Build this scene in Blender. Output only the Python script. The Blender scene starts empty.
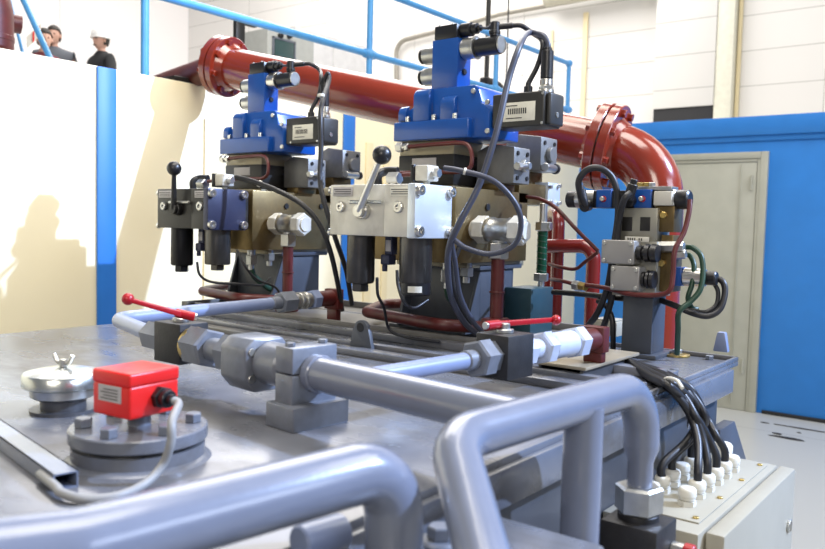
import bpy, bmesh, math, random
from mathutils import Vector, Matrix
from math import radians as R, sin, cos, pi
random.seed(7)
SC = bpy.context.scene
COL = SC.collection

# ------------------------------------------------------------------ camera
F = 800.0; AZ = R(37.7); PT = R(3.6); RL = R(1.4)
CAM = Vector((0, 0, 1.5))
f0 = Vector((cos(AZ)*cos(PT), sin(AZ)*cos(PT), -sin(PT)))
r0 = Vector((sin(AZ), -cos(AZ), 0)); u0 = r0.cross(f0)
RR = r0*cos(RL)+u0*sin(RL); UU = u0*cos(RL)-r0*sin(RL)
cd = bpy.data.cameras.new('camera'); cam = bpy.data.objects.new('camera', cd); COL.objects.link(cam)
M = Matrix((RR, UU, -f0)).transposed().to_4x4(); M.translation = CAM
cam.matrix_world = M
cd.sensor_width = 36; cd.lens = 36*F/825; cd.clip_start = .02
cd.dof.use_dof = True; cd.dof.focus_distance = 2.2; cd.dof.aperture_fstop = 5.0
SC.camera = cam

def ray(px, py): return f0+RR*((px-412.5)/F)-UU*((py-274.5)/F)
def onp(px, py, ax, v):
    d = ray(px, py); return CAM+d*((v-CAM[ax])/d[ax])
def oX(px, py, X): return onp(px, py, 0, X)
def oY(px, py, Y): return onp(px, py, 1, Y)
def oZ(px, py, Z): return onp(px, py, 2, Z)
def oD(px, py, d): return CAM+ray(px, py)*d
def dep(p): return (Vector(p)-CAM).dot(f0)

# ------------------------------------------------------------------ materials
MATS = {}
def mat(name, col, rough=.5, metal=0., var=.06, scale=14., bump=.0, coat=0., emis=None, spec=None):
    if name in MATS: return MATS[name]
    m = bpy.data.materials.new(name); m.use_nodes = True
    nt = m.node_tree; b = nt.nodes['Principled BSDF']
    b.inputs['Roughness'].default_value = rough; b.inputs['Metallic'].default_value = metal
    b.inputs['Coat Weight'].default_value = coat; b.inputs['Coat Roughness'].default_value = .12
    tc = nt.nodes.new('ShaderNodeTexCoord'); nz = nt.nodes.new('ShaderNodeTexNoise')
    nz.inputs['Scale'].default_value = scale; nz.inputs['Detail'].default_value = 5
    nt.links.new(tc.outputs['Object'], nz.inputs['Vector'])
    rp = nt.nodes.new('ShaderNodeValToRGB')
    c = Vector(col[:3])
    rp.color_ramp.elements[0].position = .3; rp.color_ramp.elements[1].position = .7
    rp.color_ramp.elements[0].color = (*(c*(1-var)), 1); rp.color_ramp.elements[1].color = (*[min(1, x*(1+var)) for x in c], 1)
    nt.links.new(nz.outputs['Fac'], rp.inputs['Fac']); nt.links.new(rp.outputs['Color'], b.inputs['Base Color'])
    if bump:
        bp = nt.nodes.new('ShaderNodeBump'); bp.inputs['Strength'].default_value = bump; bp.inputs['Distance'].default_value = .003
        n2 = nt.nodes.new('ShaderNodeTexNoise'); n2.inputs['Scale'].default_value = scale*6
        nt.links.new(tc.outputs['Object'], n2.inputs['Vector']); nt.links.new(n2.outputs['Fac'], bp.inputs['Height'])
        nt.links.new(bp.outputs['Normal'], b.inputs['Normal'])
    if emis:
        b.inputs['Emission Color'].default_value = (*emis[:3], 1); b.inputs['Emission Strength'].default_value = emis[3]
    MATS[name] = m; return m

tankgrey = mat('tank grey enamel', (.135, .142, .165), .30, 0, .30, 4, .15, .2)
def dirt(m, col, sc, lo, hi, fac):
    nt = m.node_tree; b = nt.nodes['Principled BSDF']; l0 = b.inputs['Base Color'].links[0].from_socket
    tc = nt.nodes.new('ShaderNodeTexCoord'); mp = nt.nodes.new('ShaderNodeMapping'); mp.inputs['Scale'].default_value = sc
    n = nt.nodes.new('ShaderNodeTexNoise'); n.inputs['Scale'].default_value = 1; n.inputs['Detail'].default_value = 7; n.inputs['Roughness'].default_value = .62
    r = nt.nodes.new('ShaderNodeMapRange'); r.inputs[1].default_value = lo; r.inputs[2].default_value = hi; r.inputs[4].default_value = fac
    mx = nt.nodes.new('ShaderNodeMix'); mx.data_type = 'RGBA'; mx.inputs[7].default_value = (*col, 1)
    nt.links.new(tc.outputs['Object'], mp.inputs[0]); nt.links.new(mp.outputs[0], n.inputs[0]); nt.links.new(n.outputs[0], r.inputs[0])
    nt.links.new(r.outputs[0], mx.inputs[0]); nt.links.new(l0, mx.inputs[6]); nt.links.new(mx.outputs[2], b.inputs['Base Color'])
    rr = nt.nodes.new('ShaderNodeMapRange'); rr.inputs[3].default_value = b.inputs['Roughness'].default_value-.05; rr.inputs[4].default_value = b.inputs['Roughness'].default_value+.25
    nt.links.new(r.outputs[0], rr.inputs[0]); nt.links.new(rr.outputs[0], b.inputs['Roughness'])
dirt(tankgrey, (.07, .058, .042), (5, 2.2, 6), .48, .68, .75)
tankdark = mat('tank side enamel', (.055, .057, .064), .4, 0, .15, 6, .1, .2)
pipegrey = mat('pipe grey enamel', (.155, .175, .235), .27, 0, .05, 20, .06, .5)
smallpipe = mat('pale blue pipe enamel', (.20, .245, .39), .35, 0, .05, 20, 0, .3)
nutgrey = mat('grey painted nut', (.155, .17, .205), .35, .1, .12, 40, .1, .2)
pedgrey = mat('pedestal grey', (.055, .062, .078), .45, 0, .15, 8, .05, .1)
redpipe = mat('rust red gloss enamel', (.205, .021, .008), .2, 0, .12, 4, .03, .6)
redoxide = mat('red oxide hose pipe', (.085, .011, .009), .4, 0, .2, 18, .08)
redcrimson = mat('crimson pipe enamel', (.17, .012, .010), .25, 0, .1, 6, .02, .4)
redbright = mat('bright red plastic', (.66, .012, .010), .35, 0, .05, 12, .02)
redlever = mat('red lever enamel', (.36, .005, .012), .3, 0, .05, 20)
valveblue = mat('valve blue enamel', (.006, .068, .31), .3, 0, .08, 14, .04, .3)
slateblue = mat('blue lit black plate and blue switch', (.03, .034, .07), .4, .3, .1, 20)  # blue sunlight on the black end plate put into the colour; switch is blue
black = mat('black plastic', (.010, .010, .012), .35, 0, .1, 20)
blackmetal = mat('black anodised metal', (.022, .021, .020), .38, .3, .2, 20, .05)
blackvalve = mat('black oxide steel', (.022, .021, .022), .5, .2, .25, 30, .15)
silver = mat('machined silver', (.62, .61, .58), .28, 1, .08, 30)
silverpaint = mat('beige nickel cast', (.62, .60, .53), .36, .15, .1, 16, .05)
platewhite = mat('pale silver plate', (.66, .72, .78), .32, .45, .05, 12)
chrome = mat('chrome', (.62, .64, .62), .27, 1, .04, 10)
zinc = mat('zinc plated steel', (.52, .52, .50), .3, .9, .12, 40, .1)
gold = mat('gold zinc manifold', (.185, .13, .055), .36, .75, .2, 7, .05)
beige = mat('beige steel plate', (.30, .26, .18), .4, .5, .12, 10, .05)
dirt(gold, (.07, .045, .02), (9, 9, 7), .45, .7, .6)
dirt(silverpaint, (.30, .27, .20), (12, 12, 8), .5, .75, .5)
bowlm = mat('gunmetal bowl', (.10, .095, .09), .30, .8, .25, 9, .03)
greym = mat('grey cast aluminium', (.20, .20, .195), .42, .4, .12, 22, .1)
stackm = mat('nickel manifold', (.34, .33, .28), .38, .6, .14, 10, .05)
cable = mat('black cable', (.014, .014, .017), .42)
cablegrey = mat('slate cable', (.045, .05, .075), .4)
cablepale = mat('pale grey cable', (.25, .25, .25), .5)
greenhose = mat('dark green hose', (.012, .045, .025), .4)
greentube = mat('green glass tube', (.006, .05, .025), .15)
white = mat('white nylon', (.62, .60, .53), .45)
labelm = mat('label paper', (.72, .70, .60), .55, 0, .05, 60)
labelink = mat('label ink', (.05, .05, .05), .6)
boxgrey = mat('junction box enamel', (.33, .31, .25), .42, 0, .04, 10, .05)
railblue = mat('railing sky blue', (.075, .29, .60), .35)
skin = mat('skin', (.55, .32, .24), .55)
hairm = mat('dark hair', (.02, .014, .01), .7)
jacket = mat('black jacket', (.015, .016, .018), .8)
jacketg = mat('grey jacket', (.10, .11, .13), .8)
jacketr = mat('maroon jacket', (.16, .03, .04), .8)
jeans = mat('dark trousers', (.03, .035, .05), .8)
hatm = mat('white hard hat', (.85, .85, .83), .3)
teal = mat('dark teal enamel', (.015, .045, .06), .4)
brass = mat('brass', (.55, .40, .14), .3, .9)
screenm = mat('dark screen', (.05, .09, .09), .1)

# ------------------------------------------------------------------ mesh builder
OFF = Vector((0, 0, 0))
class MB:
    def __init__(s): s.bm = bmesh.new()
    def _add(s, t):
        me = bpy.data.meshes.new('t'); t.to_mesh(me); t.free(); s.bm.from_mesh(me); bpy.data.meshes.remove(me)
    def box(s, a, b, bev=.002, seg=2, rotz=0, piv=None):
        a = Vector(a); b = Vector(b)
        lo = Vector([min(a[i], b[i]) for i in range(3)]); hi = Vector([max(a[i], b[i]) for i in range(3)])
        t = bmesh.new(); bmesh.ops.create_cube(t, size=1)
        c = (lo+hi)/2; d = hi-lo
        for v in t.verts: v.co = Vector([v.co[i]*d[i] for i in range(3)])+c
        if bev: bmesh.ops.bevel(t, geom=t.edges[:], offset=min(bev, min(d)*.45), segments=seg, affect='EDGES', profile=.5)
        if rotz:
            p = Vector(piv) if piv else c
            bmesh.ops.rotate(t, verts=t.verts[:], cent=p, matrix=Matrix.Rotation(rotz, 3, 'Z'))
        s._add(t); return s
    def prism(s, pts, vec, bev=.0015):
        t = bmesh.new(); vs = [t.verts.new(Vector(p)) for p in pts]; f = t.faces.new(vs)
        r = bmesh.ops.extrude_face_region(t, geom=[f])
        for v in [g for g in r['geom'] if isinstance(g, bmesh.types.BMVert)]: v.co += Vector(vec)
        bmesh.ops.recalc_face_normals(t, faces=t.faces[:])
        if bev: bmesh.ops.bevel(t, geom=t.edges[:], offset=bev, segments=2, affect='EDGES', profile=.5)
        s._add(t); return s
    def lathe(s, p0, ax, prof, seg=28, caps=True, phase=0):
        # prof = [(dist, radius)...] along the axis
        ax = Vector(ax).normalized(); p0 = Vector(p0)
        n = ax.orthogonal().normalized(); 
        if abs(ax.z) > .9: n = Vector((1, 0, 0))
        else: n = (Vector((0, 0, 1))-ax*ax.z).normalized()
        m = ax.cross(n)
        t = bmesh.new(); rings = []
        for d, r in prof:
            rings.append([t.verts.new(p0+ax*d+(n*cos(2*pi*k/seg+phase)+m*sin(2*pi*k/seg+phase))*max(r, 1e-5)) for k in range(seg)])
        for a, b in zip(rings, rings[1:]):
            for k in range(seg): t.faces.new((a[k], a[(k+1) % seg], b[(k+1) % seg], b[k]))
        if caps:
            t.faces.new(rings[0][::-1]); t.faces.new(rings[-1])
        bmesh.ops.recalc_face_normals(t, faces=t.faces[:])
        s._add(t); return s
    def cyl(s, p0, p1, r, r1=None, seg=28, b=None):
        p0 = Vector(p0); p1 = Vector(p1); L = (p1-p0).length; r1 = r if r1 is None else r1
        b = min(r, L)*.12 if b is None else b
        return s.lathe(p0, p1-p0, [(0, r-b), (b, r), (L-b, r1), (L, r1-b)], seg)
    def hex(s, p0, p1, r, phase=.26):
        p0 = Vector(p0); p1 = Vector(p1); L = (p1-p0).length
        return s.lathe(p0, p1-p0, [(0, r*.88), (r*.10, r), (L-r*.10, r), (L, r*.88)], 6, phase=phase)
    def ball(s, c, r, sz=1, u=24):
        t = bmesh.new(); bmesh.ops.create_uvsphere(t, u_segments=u, v_segments=u//2+2, radius=r)
        for v in t.verts: v.co = Vector((v.co.x, v.co.y, v.co.z*sz))+Vector(c)
        s._add(t); return s
    def tube(s, pts, r, seg=14, smooth=True, sub=8, closed=False, rads=None):
        P = [Vector(p) for p in pts]
        if smooth and len(P) > 2: P = catmull(P, sub)
        N = len(P); T = [(P[min(i+1, N-1)]-P[max(i-1, 0)]).normalized() for i in range(N)]
        n = T[0].orthogonal().normalized(); t = bmesh.new(); rings = []
        for i in range(N):
            n = (n-T[i]*n.dot(T[i])).normalized(); m = T[i].cross(n)
            rr = r if rads is None else rads(i/(N-1))
            rings.append([t.verts.new(P[i]+(n*cos(2*pi*k/seg)+m*sin(2*pi*k/seg))*rr) for k in range(seg)])
        for a, b in zip(rings, rings[1:]):
            for k in range(seg): t.faces.new((a[k], a[(k+1) % seg], b[(k+1) % seg], b[k]))
        t.faces.new(rings[0][::-1]); t.faces.new(rings[-1])
        bmesh.ops.recalc_face_normals(t, faces=t.faces[:])
        s._add(t); return s
    def pipe(s, pts, rad, r, seg=28): return s.tube(fillet(pts, rad), r, seg, smooth=False)
    def build(s, name, m, parent=None, smooth=True, angle=38):
        me = bpy.data.meshes.new(name); 
        s.bm.normal_update(); s.bm.to_mesh(me); s.bm.free()
        base = top(parent).location if parent else Vector((0, 0, 0))
        for v in me.vertices: v.co = v.co+OFF-base
        if smooth:
            for p in me.polygons: p.use_smooth = True
            me.set_sharp_from_angle(angle=R(angle))
        me.materials.append(m)
        o = bpy.data.objects.new(name, me); COL.objects.link(o)
        if parent: o.parent = parent
        return o
def top(o):
    while o.parent: o = o.parent
    return o
def catmull(P, sub):
    out = []; Q = [P[0]*2-P[1]]+P+[P[-1]*2-P[-2]]
    for i in range(1, len(Q)-2):
        a, b, c, d = Q[i-1:i+3]
        for k in range(sub):
            t = k/sub
            out.append(.5*((2*b)+(c-a)*t+(2*a-5*b+4*c-d)*t*t+(3*b-a-3*c+d)*t*t*t))
    out.append(P[-1]); return out
def fillet(pts, rad, n=10):
    P = [Vector(p) for p in pts]; out = [P[0]]
    for i in range(1, len(P)-1):
        a = (P[i-1]-P[i]); b = (P[i+1]-P[i]); la, lb = a.length, b.length; a.normalize(); b.normalize()
        th = a.angle(b); 
        if th > pi-.02: out.append(P[i]); continue
        d = min(rad/math.tan(th/2), la*.49 if i > 1 else la*.98, lb*.49 if i < len(P)-2 else lb*.98)
        rr = d*math.tan(th/2); c = P[i]+(a+b).normalized()*(rr/sin(th/2))
        p0 = P[i]+a*d; p1 = P[i]+b*d; u = p0-c; v = p1-c; w = u.angle(v)
        for k in range(n+1):
            t = k/n; out.append(c+(u*sin((1-t)*w)+v*sin(t*w))/sin(w))
    out.append(P[-1]); return out

def tag(o, label, cat, group=None, kind=None):
    if label: o['label'] = label
    if cat: o['category'] = cat
    if group: o['group'] = group
    if kind: o['kind'] = kind
    return o
def thing(name, loc, label, cat, group=None):
    o = bpy.data.objects.new(name, None); COL.objects.link(o); o.location = Vector(loc)+OFF; o.empty_display_size = .05
    return tag(o, label, cat, group)
def lab(o, l): o['label'] = l; return o
def struct(name, mb, m, label=None, **k):
    o = mb.build(name, m, None, **k); o['kind'] = 'structure'
    if label: o['label'] = label
    return o

# rect in the picture -> true box with its near face on plane X=.. (going +X) or Y=.. (going +Y)
def rX(X, x0, y0, x1, y1, dp):
    a = oX(x0, y0, X); b = oX(x1, y0, X); c = oX(x0, y1, X); d = oX(x1, y1, X)
    return Vector((X, (b.y+d.y)/2, (c.z+d.z)/2)), Vector((X+dp, (a.y+c.y)/2, (a.z+b.z)/2))
def rY(Y, x0, y0, x1, y1, dp):
    a = oY(x0, y0, Y); b = oY(x1, y0, Y); c = oY(x0, y1, Y); d = oY(x1, y1, Y)
    return Vector(((a.x+c.x)/2, Y, (c.z+d.z)/2)), Vector(((b.x+d.x)/2, Y+dp, (a.z+b.z)/2))
XX = Vector((1, 0, 0)); YY = Vector((0, 1, 0)); ZZ = Vector((0, 0, 1))

# ================================================================== SETTING
def wallmat(name, col, joint, rot, w, h, offx, offy, rough=.45, mort=.012):
    m = bpy.data.materials.new(name); m.use_nodes = True; nt = m.node_tree; b = nt.nodes['Principled BSDF']
    b.inputs['Roughness'].default_value = rough
    tc = nt.nodes.new('ShaderNodeTexCoord'); sx = nt.nodes.new('ShaderNodeSeparateXYZ'); cx = nt.nodes.new('ShaderNodeCombineXYZ')
    nt.links.new(tc.outputs['Object'], sx.inputs[0])
    a1 = nt.nodes.new('ShaderNodeMath'); a1.operation = 'ADD'; a1.inputs[1].default_value = offx
    a2 = nt.nodes.new('ShaderNodeMath'); a2.operation = 'ADD'; a2.inputs[1].default_value = offy
    nt.links.new(sx.outputs[rot[0]], a1.inputs[0]); nt.links.new(sx.outputs[rot[1]], a2.inputs[0])
    nt.links.new(a1.outputs[0], cx.inputs[0]); nt.links.new(a2.outputs[0], cx.inputs[1])
    br = nt.nodes.new('ShaderNodeTexBrick'); br.offset = 0; br.inputs['Scale'].default_value = 1
    br.inputs['Brick Width'].default_value = w; br.inputs['Row Height'].default_value = h
    br.inputs['Mortar Size'].default_value = mort; br.inputs['Mortar Smooth'].default_value = .3
    br.inputs['Color1'].default_value = (*col, 1); br.inputs['Color2'].default_value = (*[c*.965 for c in col], 1); br.inputs['Mortar'].default_value = (*joint, 1)
    nt.links.new(cx.outputs[0], br.inputs['Vector']); nt.links.new(br.outputs['Color'], b.inputs['Base Color'])
    return m
m_hall = wallmat('hall wall panels', (.74, .72, .69), (.42, .41, .38), (1, 2), 2.34, .495, 7.02, 20*.495-3.575, mort=.007)
m_hallb = wallmat('ventilation panels', (.74, .72, .69), (.42, .41, .38), (1, 2), 2.34, .495, 7.02+4.2, 20*.495-3.575+2.40, mort=.007)
m_hall2 = wallmat('hall side panels', (.86, .83, .82), (.6, .6, .6), (0, 2), 3.2, 9, 20, 20, mort=.012)
m_floor = wallmat('pale epoxy floor', (.42, .43, .425), (.25, .25, .25), (0, 1), 2.4, 1.9, 20, 20.6, rough=.3, mort=.006)
m_cream = mat('cream wall paint', (.80, .68, .42), .5, 0, .03, 3, .03)
m_whitew = mat('white wall paint', (.86, .85, .82), .5, 0, .02, 3, .03)
m_cream2 = mat('pale cream wall paint', (.86, .765, .53), .45, 0, .02, 3, .03)
m_bluew = mat('blue wall paint', (.02, .19, .60), .45, 0, .05, 5, .06)
m_bluew2 = mat('blue pilaster paint', (.02, .16, .55), .45, 0, .05, 5, .06)
m_door = mat('grey beige door enamel', (.37, .375, .325), .45, 0, .05, 8, .05)
m_dark = mat('dark void', (.012, .012, .014), .7)
m_slab = mat('concrete slab', (.5, .5, .48), .8, 0, .1, 8)

struct('floor', MB().box((-6, -13, -.1), (13, 17, 0), 0), m_floor)
struct('wall_left', MB().box((-5, 3.44, 0), (7, 3.56, 2.19), .004), m_cream2, 'cream white painted low wall behind the machine')
struct('wall_right', MB().box((7, -10, 0), (7.12, 3.56, 2.456), .004), m_bluew, 'blue painted partition wall with a door')
struct('wall_back', MB().box((12, -13, 0), (12.2, 17, 9), 0), m_hall, 'white panelled hall wall')
struct('wall_far', MB().box((-6, 16.2, 0), (12, 16.4, 9), 0), m_hall2, 'white hall wall far behind the gallery')
# blue and narrow cream pilasters, left wall; wide cream strip paints a cast shadow
for n, (x0, x1, m, y) in enumerate([(2.041, 2.137, m_bluew2, 3.425), (3.704, 3.806, m_bluew2, 3.425), (2.647, 2.831, m_cream, 3.43), (3.921, 3.99, m_cream, 3.43), (4.10, 4.16, m_cream, 3.43), (-5, 1.95, m_cream, 3.432), (2.3, 2.45, m_cream, 3.432)]):
    z1 = 2.187 if n < 2 else (2.02 if n < 5 else 1.62)
    if n == 5: continue
    if n == 6: continue
    struct('trim_%d' % (n+1), MB().box((x0, y, 0.0), (x1, 3.44, z1), .003), m)
# cornice of the blue partition
mb = MB(); mb.box((6.965, -10, 2.30), (7, 3.43, 2.456), .003); mb.box((6.985, -10, 2.255), (7, 3.43, 2.30), .002)
struct('trim_8', mb, m_bluew, 'stepped blue cornice along the top of the partition')
struct('trim_9', MB().box((6.985, -10, 0), (7, 1.70, .03), .002), m_dark, 'dark skirting strip at the foot of the blue wall')
struct('trim_10', MB().box((6.985, 2.69, 0), (7, 3.43, .03), .002), m_dark)
struct('ceiling', MB().box((7.12, -10, 2.30), (12, 3.56, 2.40), 0), m_slab, 'roof of the blue partitioned room')
struct('floor_gallery', MB().box((-5, 3.56, 1.93), (12, 16.2, 2.05), 0), m_slab, 'raised gallery floor behind the low wall')
# hall wall trims seen above the partition
struct('trim_11', MB().box((11.96, 5.83, 2.0), (12, 5.91, 4.95), .004), m_cream, 'cream conduit strip on the hall wall')
struct('trim_12', MB().box((11.96, 6.45, 3.9), (12, 6.51, 4.75), .004), m_cream)
struct('trim_13', MB().box((11.95, 3.44, 2.4), (12, 3.49, 9), .004), m_cream)
# door
d0 = MB(); d0.box((6.96, 1.745, 0.0), (7.0, 1.80, 2.165)); d0.box((6.96, 2.59, 0.0), (7.0, 2.645, 2.165)); d0.box((6.9605, 1.801, 2.11), (7.0, 2.589, 2.1645))
d0.box((6.968, 1.801, 0.0), (7.0, 1.826, 2.109), .004); d0.box((6.968, 2.564, 0.0), (7.0, 2.589, 2.109), .004); d0.box((6.9685, 1.827, 2.082), (7.0, 2.563, 2.1085), .004)
door = struct('door_1', MB().box((6.975, 1.83, .001), (6.998, 2.56, 2.08), .004), m_door, 'plain grey beige metal door')
fr = d0.build('door_frame', m_door, door)
mb = MB(); mb.box((6.962, 1.95, .05), (6.976, 1.954, 2.06), .001); mb.box((6.962, 2.5, .05), (6.976, 2.504, 2.06), .001)
mb.build('door_seam', m_door, door)
mb = MB(); 
for z in (.32, 1.85): mb.cyl((6.962, 1.865, z), (6.962, 1.865, z+.12), .010)
mb.build('hinge', m_door, door)

# floor debris by the door: dark cracks
for i, (px, py, w, l) in enumerate([(765, 423, .02, .09), (786, 438, .05, .28), (799, 433, .02, .04), (777, 434, .03, .10), (803, 429, .02, .5)]):
    p = oZ(px, py, 0)
    mb = MB(); pts = []
    for k in range(10):
        a = 2*pi*k/10; rr = .5+random.random()*.5
        pts.append((p.x+cos(a)*w*rr, p.y+sin(a)*l*.5*rr, .0005))
    mb.prism(pts, (0, 0, .004), 0)
    tag(mb.build('rubber_scrap', m_dark), 'flat dark scrap on the pale floor beyond the machine by the door', 'scrap', 'dark scraps on the floor near the door')

# duct box on the roof of the blue room
t = thing('ventilation_box', (11.9, 4.2, 2.40), 'white panelled ventilation box with black grille on top of the blue room', 'ventilation box')
MB().box((11.78, 3.74, 3.31), (12, 4.63, 7.5), .004).build('casing', m_hallb, t)
MB().box((11.80, 3.75, 2.40), (12, 4.62, 3.31), .003).build('grille', m_dark, t)
MB().box((11.80, 3.50, 2.40), (12, 3.735, 7.5), .003).build('side_panel', mat('duct side', (.74, .72, .60), .5), t)

# railing of the gallery
t = thing('handrail', (4.5, 3.65, 2.05), 'sky blue tubular gallery railing with ball joints along the white low wall', 'railing')
yr = 3.65
rail_top = MB().tube([(-3, yr, 3.09), (7.12, yr, 3.09)], .022, smooth=False); rail_top.ball((7.12, yr, 3.09), .036); rail_top.build('top_rail', railblue, t)
MB().tube([(-3, yr, 2.65), (7.12, yr, 2.65)], .023, smooth=False).build('middle_rail', railblue, t)
for x in (-1.2, .7, 2.436, 4.182, 5.80, 7.12):
    mb = MB(); mb.tube([(x, yr, 2.05), (x, yr, 3.09)], .021, smooth=False); mb.ball((x, yr, 3.09), .034); mb.ball((x, yr, 2.65), .038); mb.cyl((x, yr, 2.05), (x, yr, 2.06), .05)
    mb.cyl((x-.05, yr, 2.65), (x+.05, yr, 2.65), .031)
    mb.build('post', railblue, t)
# the leaning blue pole at far left
a = oD(17, -14, 5.4); b = oD(49, 56, 5.2)
d = (b-a).normalized(); b2 = b+d*((b.z-2.05)/-d.z)
tag(MB().tube([a, b2], .020, smooth=False).build('stair_rail', railblue), 'sloping sky blue handrail tube in front of the two crouched men', 'railing')
b = oD(22, 50, 5.6); a = oD(5, -20, 5.9)
tag(MB().tube([a, b+(b-a)*.3], .012, smooth=False).build('stair_rail', railblue), 'thin pale blue tube behind the red elbow at the far left', 'railing')

# red pipes on the gallery at far left
t = thing('gallery_pipe', oY(-6, 40, 4.4), 'dark red pipe elbow rising over the wall at the left edge', 'pipe')
c = oY(-12, 60, 4.4)
MB().pipe([c+Vector((0, 0, -.3)), c+Vector((0, 0, .42)), c+Vector((-.9, 0, .42))], .2, .125).build('elbow', redoxide, t)
mb = MB(); mb.cyl(c+Vector((0, 0, .1)), c+Vector((0, 0, .13)), .128); mb.build('weld_band', redoxide, t)
c = oY(16, 24, 5.0)
MB().pipe([c+Vector((-.35, .1, .02)), c+Vector((.03, 0, 0))], .05, .055).build('pipe_stub', redoxide, t)
# barrier tape
mb = MB(); a = oY(27, 43, 5.6); b = oY(41, 30, 5.6)
pts = [a+(b-a)*(k/6)+Vector((0, .02*sin(k*2), .0)) for k in range(7)]
for k in range(6):
    if k % 2 == 0: mb.prism([pts[k]+ZZ*.04, pts[k+1]+ZZ*.04, pts[k+1]-ZZ*.03, pts[k]-ZZ*.03], (0, .002, 0), 0)
mbw = MB(); mbw.prism([a+ZZ*.045, b+ZZ*.045, b-ZZ*.035, a-ZZ*.035], (0, .0015, 0), 0)
tp = mbw.build('barrier_tape', white); tag(tp, 'red and white barrier tape strung by the crouched men', 'tape')
mb.build('red_stripe', redbright, tp)

# control cabinet behind the pipe on the gallery
t = thing('control_cabinet', (4.75, 5.15, 2.05), 'pale grey control cabinet with two knobs and dark display on the gallery', 'cabinet')
MB().box((4.47, 5, 2.05), (5.0, 5.35, 3.06), .006).build('casing', mat('cabinet enamel', (.42, .43, .41), .4), t)
p0, p1 = rY(4.99, 275, 41, 294, 62, .012); f = MB().box(p0, p1, .002).build('display', screenm, t)
for px in (279.5, 288.5):
    p = oY(px, 36, 5.0); mb = MB(); mb.cyl(p, p-YY*.03, .022); mb.build('knob', black, t)
mb = MB(); p0, p1 = rY(4.985, 273, 39, 296, 64, .014)
for q0, q1 in (((p0.x, p0.y, p1.z-.015), p1), (p0, (p1.x, p1.y, p0.z+.015)), (p0, (p0.x+.015, p1.y, p1.z)), ((p1.x-.015, p0.y, p0.z), p1)): mb.box(q0, q1, .001)
mb.build('display_frame', nutgrey, t)
t = thing('wall_cabinet', (5.6, 5.5, 2.05), 'tall white cabinet beside the grey control cabinet on the gallery', 'cabinet')
MB().box((5.25, 5.5, 2.05), (6.25, 5.9, 3.3), .006).build('casing', mat('white enamel', (.7, .69, .69), .4), t)
MB().box((5.28, 5.49, 2.1), (5.73, 5.5, 3.27), .003).build('door', mat('white enamel', (.7, .69, .69), .4), t)
MB().box((5.76, 5.49, 2.1), (6.22, 5.5, 3.27), .003).build('door', mat('white enamel', (.7, .69, .69), .4), t)

# conduit on the hall wall
def HW(px, py): return oX(px, py, 11.9)
mb = MB(); mb.tube(fillet([HW(397, 95), HW(396, 42), HW(455, 27), HW(500, 14), HW(560, 3), HW(700, -22)], .25), .045, smooth=False)
tag(mb.build('conduit', mat('conduit beige', (.30, .28, .24), .4, .4)), 'beige steel conduit climbing across the panelled hall wall', 'conduit')
mb = MB(); mb.tube([oX(546, -2, 11.7), oX(650, -18, 11.7)], .14, smooth=False)
tag(mb.build('cable_duct', mat('duct beige', (.5, .47, .38), .5)), 'beige lagged pipe across the top of the hall wall', 'duct')
p = oD(487, 60, 8.5); pole = tag(MB().tube([(p.x, p.y, 2.05), (p.x, p.y, 4.6)], .026, smooth=False).build('black_pole', blackmetal), 'black vertical pole with a small clamp behind the right valve', 'pole')
p = oD(506, 60, 8.3); tag(MB().tube([(p.x, p.y, 2.05), (p.x+.02, p.y, 3.3), (p.x, p.y, 4.6)], .008).build('hanging_wire', cable), 'thin black wire hanging behind the right valve', 'wire')
t = pole; c = oD(488, 84, 8.45); mb = MB(); mb.box(c-Vector((.10, .05, .08)), c+Vector((.08, .05, .06)), .02); mb.tube([c, c+RR*.12-ZZ*.02, c+RR*.2-ZZ*.22], .035); mb.build('pole_clamp', black, t)
# black bracket by the left flange
t = thing('pipe_bracket', oY(240, 60, 3.66), 'black steel bracket post standing behind the left pipe flange', 'bracket')
a0, a1 = rY(3.9, 236, 19, 245, 75, .03); a0.z = 2.05
MB().box(a0, a1, .003).build('post', blackmetal, t)
a0, a1 = rY(3.9, 245, 20, 257, 26, .03); MB().box(a0, a1, .003).build('arm', blackmetal, t)

# ------------------------------------------------------------------ people
def skinfig(edges, name, m, parent, lvl=2):
    # edges: list of chains [(pos, radius)...]; equal positions are welded
    me = bpy.data.meshes.new(name); V = []; key = {}; E_ = []; RD = []
    for ch in edges:
        prev = None
        for p, r in ch:
            k = tuple(round(c, 4) for c in p)
            if k not in key: key[k] = len(V); V.append(Vector(p)+Vector((0, 0, 0))); RD.append(r)
            if prev is not None: E_.append((prev, key[k]))
            prev = key[k]
    base = top(parent).location
    me.from_pydata([v-base for v in V], E_, [])
    o = bpy.data.objects.new(name, me); COL.objects.link(o); o.parent = parent
    md = o.modifiers.new('s', 'SKIN'); md.use_smooth_shade = True
    for i, r in enumerate(RD):
        me.skin_vertices[0].data[i].radius = (r, r) if not isinstance(r, tuple) else r
    me.skin_vertices[0].data[0].use_root = True
    o.modifiers.new('d', 'SUBSURF').levels = lvl; o.modifiers['d'].render_levels = lvl
    me.materials.append(m); return o
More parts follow.
